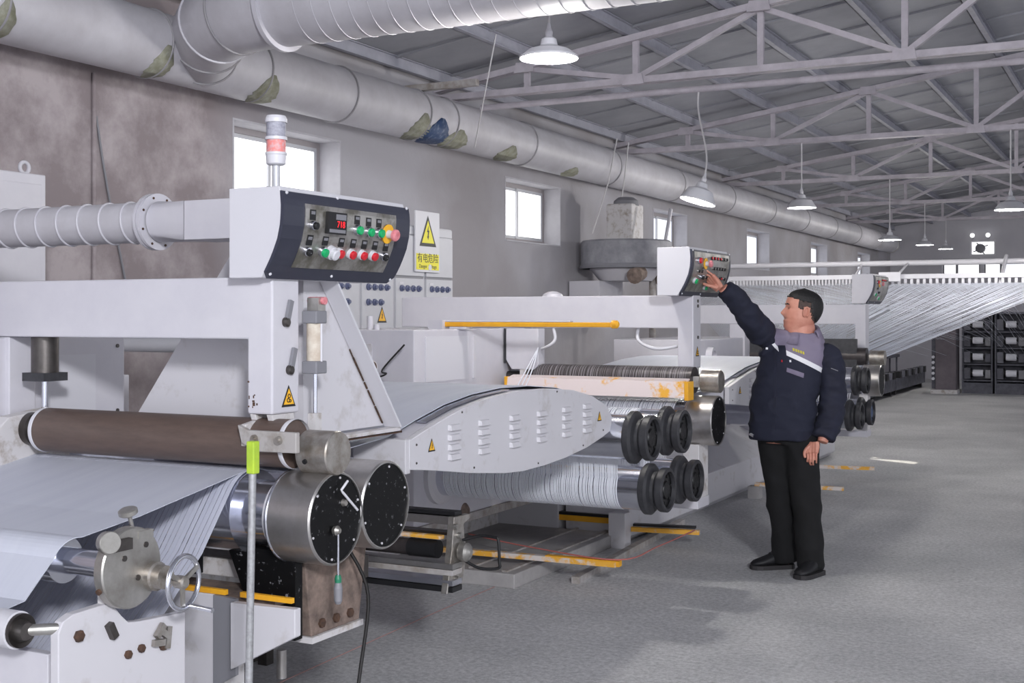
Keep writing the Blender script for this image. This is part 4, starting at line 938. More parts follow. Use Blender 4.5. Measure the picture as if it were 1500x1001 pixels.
# plinth with yellow bars
t = thing('floor_plinth', (-3.9, 7.2, 0), 'low dusty plinth framed by yellow bars under the middle machine', 'plinth')
box('slab', 'concrete', t, -4.62, -3.30, 6.42, 7.98, 0, 0.085, 0.006)
for (x0, x1) in ((-3.40, -3.36), (-3.62, -3.605)): box('frame_rail', 'dusty_rail', t, x0, x1, 6.45, 8.0, 0.0855, 0.096)
MB().bar((-3.05, 6.72, 0.02), (-3.2, 9.0, 0.02), 0.05, 0.04).build('outer_rail', 'dusty_rail', t)
MB().bar((-3.95, 6.60, 0.15), (-2.76, 6.66, 0.15), 0.045, 0.03).build('yellow_bar', 'yellow_worn', t); MB().bar((-3.2, 6.64, 0.155), (-2.74, 6.665, 0.155), 0.046, 0.032).build('yellow_bar_end', 'yellow', t)
MB().bar((-4.05, 8.0, 0.16), (-3.28, 8.02, 0.16), 0.04, 0.04).build('yellow_bar', 'yellow', t); MB().bar((-4.05, 8.0, 0.19), (-3.28, 8.02, 0.19), 0.05, 0.02).build('black_edge', 'black', t)
MB().bar((-3.2, 7.98, 0.12), (-2.74, 8.06, 0.12), 0.04, 0.03).build('yellow_bar', 'yellow_worn', t); MB().bar((-3.2, 8.02, 0.145), (-2.78, 8.10, 0.145), 0.05, 0.015).build('black_edge', 'black', t)
box('foot_post', 'white_worn', t, -3.32, -3.20, 7.86, 7.97, 0.0, 0.24, 0.003)
o = tube('red_cord', 'red_cord', None, smooth_pts([(-3.9, 6.95, 0.19), (-3.4, 6.78, 0.18), (-2.76, 6.67, 0.175), (-2.75, 7.3, 0.15), (-2.76, 8.02, 0.14)]), 0.0045, 6); tag(o, 'red cord stretched between the ends of the two yellow bars', 'cord')
o = tube('red_cord', 'cord_faded', None, [(-3.34, 4.2, 0.006), (-3.40, 5.6, 0.006), (-3.42, 6.4, 0.006)], 0.0025, 6); tag(o, 'faint red cord lying on the floor beside the nearest machine', 'cord')
# yellow bar of machine three on the floor
for k, (p, q) in enumerate((((-3.1, 10.6, 0.12), (-2.35, 10.65, 0.12)), ((-3.0, 12.1, 0.12), (-2.4, 12.2, 0.12)))):
    o = MB().bar(p, q, 0.04, 0.03).build('yellow_bar', 'yellow_worn'); MBk = None
    tag(o, ['worn yellow bar near the floor right of the man\'s hand, the nearer one', 'worn yellow bar near the floor right of the man\'s hand, the farther one'][k], 'bar', 'yellow bars behind the man')
    MB().box(p[0]-0.05, p[0]+0.05, p[1]-0.05, p[1]+0.05, 0, 0.105).build('block', 'concrete', o)

# ------------------------------------------------------------------ edge trim winder between the machines
t = thing('trim_winder', (-2.9, 4.6, 0), 'small greasy trim winder with rails and a black wire handle, beside the black drums', 'winder')
for k, (y, z, h, m_) in enumerate(((4.55, 0.735, 0.02, 'black'), (4.55, 0.70, 0.04, 'steel'), (4.55, 0.655, 0.012, 'steel_dark'))): MB().box(-3.72, -2.62, y, y+0.06, z, z+h).build('top_rail', m_, t)
cyl('trim_roller', 'roller_dark', t, (-3.72, 4.52, 0.60), (-2.70, 4.52, 0.60), 0.035, 24); cyl('trim_sleeve', 'black', t, (-2.82, 4.52, 0.60), (-2.68, 4.52, 0.60), 0.038, 24)
for z, m_ in ((0.53, 'steel'), (0.505, 'dusty_rail'), (0.462, 'chrome'), (0.435, 'black')): MB().box(-3.72, -2.585, 4.47, 4.55, z, z+0.022).build('lower_rail', m_, t)
MB().box(-3.0, -2.66, 4.50, 4.53, 0.645, 0.66).build('orange_strip', 'yellow_worn', t)
prism('end_plate', 'steel_scuffed', t, [(4.46, 0.43), (4.58, 0.43), (4.62, 0.55), (4.60, 0.70), (4.66, 0.72), (4.66, 0.735), (4.52, 0.74), (4.50, 0.60)], 'x', -2.635, -2.605, 0.002)
for (y, z) in ((4.52, 0.70), (4.55, 0.66), (4.50, 0.52), (4.53, 0.48), (4.58, 0.62)): lathe('nut', 'alloy', t, (-2.605, y, z), (1, 0, 0), [(0, 0.014), (0.016, 0.012)], 6)
lathe('hand_knob', 'alloy', t, (-2.605, 4.56, 0.59), (1, 0, 0), [(0, 0.02), (0.01, 0.04), (0.04, 0.04), (0.05, 0.03), (0.06, 0.012)], 24)
tube('wire_handle', 'black', t, smooth_pts([(-2.60, 4.58, 0.635), (-2.53, 4.60, 0.655), (-2.46, 4.60, 0.655), (-2.44, 4.60, 0.645), (-2.435, 4.60, 0.56), (-2.44, 4.60, 0.528), (-2.52, 4.58, 0.525), (-2.60, 4.57, 0.56)], 5), 0.0065, 10)
prism('skid', 'white_plastic', t, [(-3.16, 0.45), (-3.12, 0.47), (-3.10, 0.53), (-3.12, 0.57)], 'y', 4.44, 4.46)
for x in (-3.71, -3.62): box('leg', 'steel_dark', t, x, x+0.05, 4.50, 4.55, 0, 0.44)

# ================================================================== cabinets along the wall
t0 = None
CY = [(7.28, 7.80, 2.30), (7.81, 8.27, 2.30), (8.28, 8.73, 2.31), (8.74, 9.19, 2.31)]
CL = ['grey electrical cabinet half hidden behind the nearest control box', 'grey electrical cabinet with a small yellow warning triangle', 'grey electrical cabinet carrying the danger sign', 'rightmost grey electrical cabinet at the wall']
for i, (a, b, h) in enumerate(CY):
    t = thing('electrical_cabinet', (-5.6, (a+b)/2, 0), CL[i], 'cabinet', 'electrical cabinets along the wall')
    box('carcass', 'cabinet', t, -5.9, -5.325, a, b, 0, h, 0.004)
    box('header_panel', 'cabinet', t, -5.326, -5.312, a+0.012, b-0.012, 2.235, h-0.01, 0.003)
    box('upper_door', 'cabinet', t, -5.326, -5.306, a+0.012, b-0.012, 1.90, 2.225, 0.003)
    lo_ = box('lower_door', 'cabinet', t, -5.326, -5.306, a+0.012, b-0.012, 0.08, 1.88, 0.003)
    box('shadow_gap', 'grey_plastic', t, -5.327, -5.318, a+0.012, b-0.012, 1.88, 1.90)
    n = 4
    first = None
    for r_ in range(2 if i < 2 else 1):
        for k in range(n if not (i == 1 and r_ == 1) else 3):
            yy = a+0.09+k*0.085; z = 1.80-0.115*r_
            if first is None:
                first = lathe('selector_knob', 'blue_knob', lo_, (-5.306, yy, z), (1, 0, 0), [(0, 0.026), (0.012, 0.026), (0.014, 0.016), (0.03, 0.014)], 16); fy, fz = yy, z
                box('knob_plate', 'white_plastic', lo_, -5.306, -5.303, yy-0.03, yy+0.03, z+0.03, z+0.05)
            else:
                dup(first, lo_, (0, yy-fy, z-fz))
    if i == 1: warning_triangle(lo_, (-5.305, 8.09, 1.58), 0.13, (0, 1, 0), (1, 0, 0), 'bolt', 'yellow_mark')
t = thing('danger_sign', (-5.29, 8.74, 1.95), 'white danger sign with a yellow voltage triangle and black Chinese lettering', 'sign')
brd = MB().box(-5.30, -5.285, 8.55, 8.925, 1.935, 2.43).build('sign_board', 'white_plastic', t, 0.003)
warning_triangle(t, (-5.284, 8.738, 2.25), 0.26, (0, 1, 0), (1, 0, 0), 'bolt', 'yellow_sign')
box('yellow_plate', 'yellow_sign', t, -5.285, -5.282, 8.56, 8.91, 1.955, 2.085)
text('lettering', '\u6709\u7535\u5371\u9669', 'black', t, (-5.2815, 8.735, 2.045), 0.082, (0, 1, 0), (0, 0, 1), 0.0006)
text('lettering', 'Danger  Voltage', 'black', t, (-5.2815, 8.735, 1.982), 0.042, (0, 1, 0), (0, 0, 1), 0.0006)
lathe('tear', 'white_plastic', t, (-5.283, 8.77, 1.975), (1, 0, 0), [(0, 0.03), (0.003, 0.025)], 8)
t = thing('electrical_cabinet', (-5.6, 4.4, 0), 'tall white cabinet with a lifting eye at the left edge, behind the ribbed duct', 'cabinet')
box('carcass', 'white', t, -5.9, -5.3, 3.95, 4.81, 0, 2.335, 0.006); MB().torus((-5.36, 4.72, 2.37), (1, 0, 0), 0.03, 0.011, 24, 8).build('lifting_eye', 'white', t)
box('door', 'white', t, -5.301, -5.285, 4.0, 4.77, 0.1, 2.28, 0.003)
# wire trunking above cabinets, dark
o = MB().box(-5.95, -5.42, 8.35, 8.62, 2.312, 2.40).build('junction_box', 'black_rubber'); tag(o, 'small dark box on top of the cabinets behind the danger sign', 'box')
# motor and pipe seen under the near portal
t = thing('electric_motor', (-4.55, 4.5, 0), 'dark electric motor with a pale pipe seen through the nearest portal', 'motor')
cyl('motor_body', 'black_rubber', t, (-4.75, 4.3, 1.47), (-4.42, 4.3, 1.47), 0.1, 24); cyl('shaft_pipe', 'aluminium', t, (-4.42, 4.3, 1.45), (-3.80, 4.3, 1.45), 0.035, 18)
box('terminal_box', 'white_worn', t, -4.66, -4.46, 4.22, 4.32, 1.30, 1.38); box('stand', 'white', t, -4.8, -4.35, 4.15, 4.45, 0, 1.30, 0.004)

# wall mixer
t = thing('wall_mixer', (-5.45, 13.4, 0), 'grey dusty mixing tank with a motor on top, standing by the wall between windows', 'mixer')
lathe('tank', 'tank', t, (-5.42, 13.35, 2.12), (0, 0, 1), [(0, 0.50), (0.03, 0.52), (0.30, 0.52), (0.32, 0.50), (0.32, 0)], 40)
lathe('tank_rim', 'grey_plastic', t, (-5.42, 13.35, 2.12), (0, 0, 1), [(0, 0.53), (0.03, 0.54), (0.05, 0.525)], 40)
box('motor_housing', 'dirty_white', t, -5.6, -5.28, 13.18, 13.55, 2.44, 2.86, 0.02); lathe('motor_cap', 'grey_plastic', t, (-5.42, 13.35, 2.84), (0, 0, 1), [(0, 0.15), (0.06, 0.14), (0.1, 0.09)], 20)
cyl('discharge_pipe', 'white', t, (-4.95, 13.2, 2.05), (-4.95, 13.55, 2.80), 0.022, 12)
for (yy, xx) in ((12.95, -5.12), (13.62, -4.98), (13.85, -5.15)): lathe('gear_lump', 'brown_grime', t, (xx, yy, 2.04), (0, 1, 0.2), [(-0.12, 0.05), (-0.1, 0.09), (0.1, 0.08), (0.14, 0.04)], 12)
lathe('tank_bottom', 'plaster_far', t, (-5.42, 13.35, 1.98), (0, 0, 1), [(0, 0.30), (0.14, 0.42)], 32); cyl('support_post', 'dusty_rail', t, (-5.2, 13.62, 0), (-5.2, 13.62, 2.1), 0.04, 14); box('wall_bracket', 'plaster_far', t, -5.98, -5.6, 13.0, 13.7, 1.6, 1.98, 0.005)

# ================================================================== yarn combs, pipe and yarn fan
o = MB().cyl((-6.0, 16.0, 2.235), (3.0, 16.0, 2.235), 0.035, 16).build('overhead_pipe', 'white_plastic'); tag(o, 'long white pipe crossing the hall behind the man, above the yarn combs', 'pipe')
def comb(x0, x1, y, z, pitch, th, label, m='white_plastic'):
    t = thing('yarn_comb', ((x0+x1)/2, y, z), label, 'yarn comb', 'yarn combs across the hall')
    box('rail', m, t, x0, x1, y-0.02, y+0.02, z, z+0.055, 0.003)
    n = int((x1-x0-0.1)/pitch); first = MB().box(x0+0.05, x0+0.05+pitch*0.42, y-0.012, y+0.012, z-th, z-0.0005).build('tooth', m, t)
    for k in range(1, n): dup(first, t, (k*pitch, 0, 0))
    for xx in (x0+0.12, x1-0.1): cyl('hanger_rod', m, t, (xx, y+0.02, z+0.05), (xx, 16.0, 2.235), 0.014, 10)
    return n
comb(-5.65, -3.2, 15.6, 2.03, 0.042, 0.07, 'white yarn comb left of the man\'s head, below the long pipe')
comb(-2.86, -0.75, 15.3, 2.02, 0.072, 0.085, 'long white yarn comb at the right, with pale yarns fanning up to it')
box('comb_bracket', 'white_plastic', None, -2.95, -2.70, 15.24, 15.275, 1.99, 2.10); 
o = bpy.data.objects['comb_bracket']; tag(o, 'square white bracket at the left end of the right yarn comb', 'bracket')
for x in (2.6,): o = cyl('pipe_post', 'white_plastic', None, (x, 16.0, 0), (x, 16.0, 2.2), 0.04, 14); tag(o, 'white post holding the long pipe outside the picture at the right', 'post')
o = cyl('pipe_rod', 'white_plastic', None, (-1.60, 15.26, 1.93), (-1.60, 15.98, 2.30), 0.022, 10); tag(o, 'short bright tube standing on the right yarn comb near the far window', 'tube')
rnd = random.Random(3)
def yarns(pairs, r=0.0026, sag=0.0):
    mb = MB()
    for p, q in pairs:
        p = Vector(p); q = Vector(q)
        pts = [p, (p+q)/2 + Vector((0, 0, -sag)), q] if sag else [p, q]
        mb.tube(pts, r, 4, caps=False)
    return mb
pr_ = []
for k in range(170):
    f = k/169.0; f0 = min(1, max(0, f + rnd.uniform(-0.08, 0.08))); pr_.append(((-3.6+1.05*f0, 12.06+0.06*rnd.random(), 1.075), (-2.8+2.0*f, 15.28, 1.96)))
o = yarns(pr_, 0.0022).build('yarn_fan', 'yarn_grey', fix=False); tag(o, 'fan of fine pale yarns rising from the farthest machine to the right comb', 'yarn', kind='stuff')
pr_ = []
for k in range(130):
    f = k/129.0; pr_.append(((-3.62+0.9*f, 12.05, 1.07), (-5.6+2.35*f, 15.58, 1.98)))
o = yarns(pr_, 0.003).build('yarn_fan', 'yarn_grey', fix=False); tag(o, 'fan of fine pale yarns behind the man, rising to the left comb', 'yarn', kind='stuff')
pr_ = []
for k in range(70):
    f = k/69.0; pr_.append(((-5.6+2.3*f/0.45 if f < 0.45 else -2.8+2.0*(f-0.45)/0.55, 15.6 if f < 0.45 else 15.32, 1.97), (-4.2+2.6*f, 26.84, rnd.choice((0.75, 1.08, 1.41, 1.62)))))
o = yarns(pr_, 0.0025).build('yarn_run', 'yarn_grey', fix=False); tag(o, 'long pale yarns running from the combs to the bobbin winders', 'yarn', kind='stuff')

# ================================================================== bobbin winders at the far end
def bobbin_mesh():
    mb = MB(); mb.lathe((-0.1, 0, 0), (1, 0, 0), [(0, 0.065), (0.012, 0.07), (0.188, 0.07), (0.2, 0.065)], 14); return mb
bob = None
WX = [(-3.25, 26.9), (-2.62, 26.9), (-1.99, 26.9)]
WL = ['dark bobbin winder rack beside the grey end frame', 'second bobbin winder rack, at the right edge of the picture', 'third bobbin winder rack from the grey end frame']
TIER = ['bottom', 'lower middle', 'upper middle', 'top']
for i, (x, y) in enumerate(WX[:2]):
    t = thing('bobbin_winder', (x, y, 0), WL[i], 'winder', 'bobbin winders at the far end')
    for xx in (x-0.29, x+0.27): box('upright', 'winder_dark', t, xx, xx+0.03, y-0.05, y+0.5, 0, 1.62)
    box('back_panel', 'winder_frame', t, x-0.26, x+0.27, y+0.46, y+0.5, 0.1, 1.62)
    for k in range(4):
        z = 0.42+0.33*k
        box('shelf', 'winder_dark', t, x-0.26, x+0.27, y+0.02, y+0.45, z-0.17, z-0.14)
        o = MB().box(x-0.25, x-0.13, y-0.02, y+0.3, z-0.12, z+0.1).build('drive_head', 'winder_frame' if k % 2 else 'winder_dark', t); lathe('spool_flange', 'black', o, (x-0.125, y+0.0, z), (1, 0, 0), [(0, 0.09), (0.02, 0.09)], 14)
        box('traverse_box', 'winder_dark' if k % 2 else 'grey_plastic', t, x+0.16, x+0.26, y-0.06, y+0.2, z-0.1, z+0.07)
        # bobbin
        if bob is None:
            bob = bobbin_mesh().build('bobbin', 'bobbin'); lathe('core', 'black', bob, (-0.12, 0, 0), (1, 0, 0), [(0, 0.03), (0.24, 0.03)], 10); b_ = bob
        else:
            b_ = bob.copy(); COL.objects.link(b_)
            for ch in bob.children: c_ = ch.copy(); COL.objects.link(c_); c_.parent = b_
        b_.location = (x+0.02, y-0.02, z)
        tag(b_, 'white bobbin on the %s tier of the %s' % (TIER[k], 'rack beside the grey end frame' if i == 0 else 'rack at the right picture edge'), 'bobbin', 'white bobbins on the winders')
    box('kick_plate', 'winder_dark', t, x-0.26, x+0.27, y-0.02, y+0.02, 0.0, 0.22)
    box('top_tray', 'winder_frame', t, x-0.3, x+0.31, y-0.05, y+0.5, 1.62, 1.66)
t = thing('end_frame', (-3.9, 26.7, 0), 'dull mauve grey end frame standing at the left end of the bobbin winders', 'frame')
box('panel', 'end_frame', t, -4.02, -3.62, 26.6, 27.1, 0.05, 1.32, 0.01); box('side_face', 'winder_dark', t, -4.10, -4.02, 26.65, 27.1, 0.1, 1.28); box('foot', 'dirty_white', t, -4.1, -3.58, 26.5, 27.1, 0, 0.08)
for k in range(5): lathe('spindle', 'bobbin', t, (-4.06, 26.62, 0.3+0.11*k), (0, -1, 0), [(0, 0.03), (0.06, 0.03)], 10)
for i in range(2):
    y = 22.0+3.6*i
    t = thing('low_winder_bench', (-5.0, y, 0), 'dark low winder bench left of the end frame, %s one' % ('nearer' if i == 0 else 'farther'), 'bench', 'low dark winder benches')
    box('bench_body', 'winder_dark', t, -5.3, -4.6, y, y+3.4, 0.1, 0.34); 
    for k in range(9): box('spool_holder', 'winder_frame' if k % 2 else 'black', t, -4.68, -4.56, y+0.1+0.37*k, y+0.32+0.37*k, 0.34, 0.47)
    for yy in (y+0.1, y+3.2): box('leg', 'black', t, -5.25, -4.65, yy, yy+0.08, 0, 0.1)
    box('upper_rail', 'winder_dark', t, -5.25, -5.15, y, y+3.4, 0.66, 0.72); 
    for k in range(5): cyl('rail_post', 'winder_dark', t, (-5.2, y+0.1+0.8*k, 0.34), (-5.2, y+0.1+0.8*k, 0.67), 0.02, 8)

# ================================================================== THE MAN
man = thing('person', (-2.003, 7.643, 0), 'man in navy and lilac work jacket and black trousers, reaching to a control box', 'person')
man.rotation_euler = (0, 0, math.radians(27.3115)); WLOC[man.name] = (0, 0, 0)
# local frame: x to the picture's right, y away from the camera, z up
def loft(secs, n=36, mb=None, caps=True):
    """secs: (cx, cy, cz, half width, half depth, turn in degrees, squareness)"""
    mb = mb or MB(); vs_ = []
    for s in secs:
        cx, cy, cz, a, b, rot, pw_ = s; r = math.radians(rot)
        for k in range(n):
            t_ = 2*math.pi*k/n; c_, s_ = math.cos(t_), math.sin(t_)
            x = a*math.copysign(abs(c_)**(2/pw_), c_); y = b*math.copysign(abs(s_)**(2/pw_), s_)
            vs_.append((cx + x*math.cos(r) - y*math.sin(r), cy + x*math.sin(r) + y*math.cos(r), cz))
    m_ = len(secs)
    fs_ = [(i*n+k, i*n+(k+1) % n, (i+1)*n+(k+1) % n, (i+1)*n+k) for i in range(m_-1) for k in range(n)]
    if caps: fs_ += [tuple(range(n-1, -1, -1)), tuple(range((m_-1)*n, m_*n))]
    mb.add(vs_, fs_, True); return mb
def interp(tab, h):
    for (a, *va), (b, *vb) in zip(tab[:-1], tab[1:]):
        if h <= b: 
            f = max(0, (h-a)/(b-a)); return [p + (q-p)*f for p, q in zip(va, vb)]
    return list(tab[-1][1:])
def remeshed(mb, name, m, parent, vox=0.006, smooth=4):
    o = mb.build(name, m, parent)
    r = o.modifiers.new('r', 'REMESH'); r.mode = 'VOXEL'; r.voxel_size = vox
    if smooth: s_ = o.modifiers.new('s', 'SMOOTH'); s_.iterations = smooth; s_.factor = 0.5
    bpy.context.view_layer.update()
    me = bpy.data.meshes.new_from_object(o.evaluated_get(bpy.context.evaluated_depsgraph_get()))
    o.modifiers.clear(); old = o.data; o.data = me; bpy.data.meshes.remove(old); me.name = name
    me.polygons.foreach_set('use_smooth', [True]*len(me.polygons))
    return o

# --- head (faces -x, tilted back a little); h runs from the chin up
HT = [(-0.05, 0.046, -0.078, 0.070), (-0.02, 0.062, -0.076, 0.068), (0.0, 0.080, -0.074, 0.066), (0.015, 0.090, -0.074, 0.070), (0.035, 0.092, -0.080, 0.077), (0.052, 0.096, -0.088, 0.082),
      (0.062, 0.092, -0.094, 0.084), (0.072, 0.098, -0.100, 0.086), (0.085, 0.096, -0.108, 0.087), (0.11, 0.094, -0.119, 0.088), (0.13, 0.091, -0.124, 0.087), (0.145, 0.097, -0.126, 0.086),
      (0.165, 0.099, -0.126, 0.084), (0.19, 0.095, -0.121, 0.081), (0.215, 0.084, -0.109, 0.073), (0.235, 0.066, -0.090, 0.060), (0.25, 0.041, -0.062, 0.041), (0.259, 0.012, -0.026, 0.018)]
HC = Vector((0.052, 0.0, 1.487)); TILT = math.radians(-9)
def headpt(h, t_, off=0.0):
    f, b, w_ = interp(HT, h); c_, s_ = math.cos(t_), math.sin(t_)
    pw_ = 2.25
    x = (f+off if c_ > 0 else -(b)+off)*math.copysign(abs(c_)**(2/pw_), c_); y = (w_+off)*math.copysign(abs(s_)**(2/pw_), s_)
    if c_ > 0:
        g = math.exp(-(y/0.0125)**2); nose = 0.0
        if 0.074 < h < 0.142:
            nose = 0.030*max(0, 1-abs(h-0.092)/0.052)**0.9 if h >= 0.092 else 0.030*max(0, (h-0.074)/0.018)
        x += g*nose
        # eye sockets
        for sy in (-1, 1): x -= 0.010*math.exp(-((y-sy*0.033)/0.017)**2 - ((h-0.132)/0.011)**2)
        # lips groove
        x -= 0.005*math.exp(-((h-0.062)/0.0035)**2)*math.exp(-(y/0.03)**2)
        # cheek
        x += 0.003*math.exp(-((abs(y)-0.045)/0.02)**2 - ((h-0.095)/0.025)**2)
    return x, y, h
def head_world(p):
    x, y, h = p; hh = h-0.1
    xr_ = x*math.cos(TILT) - hh*math.sin(TILT)*-1; zr_ = hh*math.cos(TILT) + x*math.sin(TILT)*-1
    yw = math.radians(4)          # face turned a touch away from the camera
    X = -xr_*math.cos(yw) - y*math.sin(yw); Y = xr_*math.sin(yw) - y*math.cos(yw)
    return HC + Vector((X, Y, zr_+0.1))
NH = 64
hs = [-0.05+0.0072*i for i in range(43)] + [0.2575]
hs = [h for h in hs if h < 0.258]
mb = MB(); vs_ = [head_world(headpt(h, 2*math.pi*k/NH)) for h in hs for k in range(NH)]
m_ = len(hs)
mb.add(vs_, [(i*NH+k, i*NH+(k+1) % NH, (i+1)*NH+(k+1) % NH, (i+1)*NH+k) for i in range(m_-1) for k in range(NH)] + [tuple(range(NH-1, -1, -1)), tuple(range((m_-1)*NH, m_*NH))], True)
# ears: a flattened rim with a lobe
for sy in (-1, 1):
    pts = []
    for k in range(13):
        a = math.radians(-60 + 300*k/12); pts.append(head_world((-0.018+0.017*math.cos(a)*-1, sy*(0.094+0.010*math.sin(a/2+0.5)), 0.118+0.031*math.sin(a))))
    mb.tube(pts, [0.006]*13, 8)
    c0 = head_world((-0.012, sy*0.085, 0.090)); c1 = head_world((-0.018, sy*0.090, 0.145)); mb.tube([c0, (c0+c1)/2, c1], [0.009, 0.013, 0.010], 10)
# neck, torso core
loft([(0.055, 0.0, 1.36, 0.09, 0.085, -20, 2), (0.060, 0.0, 1.42, 0.084, 0.080, -20, 2), (0.062, 0.0, 1.50, 0.080, 0.076, 0, 2), (0.064, 0.0, 1.56, 0.070, 0.070, 0, 2)], 32, mb)
loft([(-0.04, 0.0, 0.80, 0.15, 0.12, -20, 2.3), (-0.05, 0.0, 1.0, 0.155, 0.125, -20, 2.3), (0.0, 0.0, 1.2, 0.16, 0.11, -20, 2.3), (0.02, 0.0, 1.36, 0.15, 0.09, -20, 2.2), (0.05, 0.0, 1.42, 0.08, 0.07, -20, 2)], 32, mb)
# legs inside the trousers
LEGR = [(-0.09, 0.045, 0.86), (-0.07, 0.05, 0.50), (-0.02, 0.095, 0.10), (-0.03, 0.10, 0.04)]
LEGL = [(0.05, -0.04, 0.86), (0.07, -0.06, 0.50), (0.11, -0.085, 0.10), (0.105, -0.10, 0.04)]
for L_ in (LEGR, LEGL): mb.tube(L_, [0.085, 0.058, 0.042, 0.04], 16)
# arms
RS = (-0.13, 0.04, 1.42); RE = (-0.292, -0.10, 1.588); RW = (-0.452, -0.155, 1.752)
LS = (0.195, -0.06, 1.365); LE = (0.238, -0.075, 1.09); LW = (0.150, -0.155, 0.815)
mb.tube(smooth_pts([RS, RE, RW], 5), [0.055]*3 + [0.048]*4 + [0.036]*3 + [0.031], 14)
mb.tube(smooth_pts([LS, LE, LW], 5), [0.055]*3 + [0.048]*4 + [0.036]*3 + [0.031], 14)
def hand(mb, W, K, side, fingers, thumb, pr=0.021):
    """W wrist, K knuckle centre, side = direction across the knuckles"""
    W = Vector(W); K = Vector(K); S_ = Vector(side).normalized(); d = (K-W)
    for j, o in enumerate((-0.030, -0.010, 0.010, 0.030)):       # metacarpals fused into a palm
        mb.tube([W + S_*o*0.55, W + d*0.45 + S_*o*0.9, K + S_*o], [0.017, 0.0165, 0.0125], 10)
    for j, o in enumerate((-0.030, -0.010, 0.010, 0.030)):
        pts = [K + S_*o - d*0.12, K + S_*o] + [Vector(p) for p in fingers[j]]
        r0 = (0.0072, 0.0080, 0.0080, 0.0076)[j]
        mb.tube(smooth_pts(pts, 3), [r0*1.1 - 0.003*i/(3*(len(pts)-1)) for i in range(3*(len(pts)-1)+1)], 10)
        e = Vector(fingers[j][-1]); mb.lathe(e - Vector((0, 0, 0)), (0, 0, 1), [(-0.0062, 0.001), (-0.004, 0.0055), (0, 0.0068), (0.004, 0.0055), (0.0062, 0.001)], 8)
    T = [Vector(p) for p in thumb]; mb.tube(smooth_pts(T, 3), [0.014 - 0.006*i/(3*(len(T)-1)) for i in range(3*(len(T)-1)+1)], 10)
def mpx(u, v, dy):
    D = 7.714 + dy; lat = (u-750)/1830*D - (0.8885*-2.003 + 0.4588*7.643)
    return Vector((lat, dy, 1.58 + (463-v)/1830*D))
# raised right hand: knuckles, fingers and thumb laid against the control box
W_ = mpx(1054, 423, -0.155); K_ = mpx(1040, 407, -0.165)
def fing(K, o, S_, tips): return tips
S1 = (mpx(1044, 403, -0.19) - mpx(1036, 412, -0.14))
hand(mb, W_, K_, S1, [[mpx(1036, 412.5, -0.12), mpx(1031.5, 411, -0.112), mpx(1029.5, 408, -0.12)],
                      [mpx(1033.5, 406.5, -0.14), mpx(1028.5, 404, -0.128), mpx(1026, 405.5, -0.13)],
                      [mpx(1034.5, 402, -0.165), mpx(1029, 399, -0.155), mpx(1023.5, 398.5, -0.15)],
                      [mpx(1037.5, 398.5, -0.187), mpx(1032, 393.5, -0.18), mpx(1026.5, 390, -0.168)]],
     [mpx(1050, 422, -0.17), mpx(1043, 419.5, -0.182), mpx(1036, 418, -0.178), mpx(1029.5, 415.5, -0.165)])
# relaxed left hand
W2 = mpx(1192, 648, -0.155); K2 = mpx(1189, 664, -0.165)
S2 = (mpx(1196, 663, -0.19) - mpx(1182, 664, -0.15))
hand(mb, W2, K2, S2, [[mpx(1183, 671, -0.16), mpx(1182, 676, -0.15), mpx(1184, 679, -0.135)], [mpx(1187, 672, -0.17), mpx(1186, 678, -0.16), mpx(1187.5, 681, -0.145)],
                      [mpx(1191, 672, -0.18), mpx(1190.5, 678, -0.17), mpx(1191, 681, -0.155)], [mpx(1195.5, 670, -0.19), mpx(1195.5, 675, -0.18), mpx(1195.5, 678, -0.165)]],
     [mpx(1189, 651, -0.15), mpx(1181, 658, -0.155), mpx(1178, 665, -0.165), mpx(1179.5, 671, -0.17)])
body = remeshed(mb, 'body', 'skin', man, 0.0034, 2)

# --- hair: a shell over the crown and back, short fade at the sides
def hair_shell(mask, off, name, m):
    mb = MB(); keep = {}
    Hs = [0.03+0.006*i for i in range(38)] + [0.2572]
    def pt(i, k, o): return head_world(headpt(Hs[i], 2*math.pi*(k % NH)/NH, o))
    fs = []
    for i in range(len(Hs)-1):
        for k in range(NH):
            x, y, h = headpt(Hs[i]+0.003, 2*math.pi*(k+0.5)/NH)
            if mask(x, y, h): fs.append((i, k))
    vs_ = []; idx = {}
    def vid(i, k):
        k %= NH
        if (i, k) not in idx: idx[(i, k)] = len(vs_); vs_.append(pt(i, k, off))
        return idx[(i, k)]
    faces = [(vid(i, k), vid(i, k+1), vid(i+1, k+1), vid(i+1, k)) for i, k in fs]
    top = [vid(len(Hs)-1, k) for k in range(NH) if (len(Hs)-1, k) in idx]
    if len(top) == NH:
        c = len(vs_); vs_.append(head_world((0, 0, 0.2605+off))); faces += [(top[k], top[(k+1) % NH], c) for k in range(NH)]
    o = mb.add(vs_, faces, True).build(name, m, man)
    s_ = o.modifiers.new('t', 'SOLIDIFY'); s_.thickness = 0.008; s_.offset = -1
    return o
HL = [(-0.13, 0.050, 0.006), (-0.085, 0.060, 0.010), (-0.06, 0.085, 0.020), (-0.045, 0.125, 0.030), (-0.035, 0.150, 0.030), (-0.005, 0.152, 0.032), (0.006, 0.132, 0.050), (0.024, 0.132, 0.052), (0.034, 0.160, 0.030), (0.055, 0.186, 0.008), (0.075, 0.196, 0.0), (0.12, 0.200, 0.0)]
hair_shell(lambda x, y, h: h > sum(interp(HL, x)), 0.0060, 'hair', 'hair')
hair_shell(lambda x, y, h: h > interp(HL, x)[0] and x < 0.036, 0.0026, 'hair_fade', 'stubble')
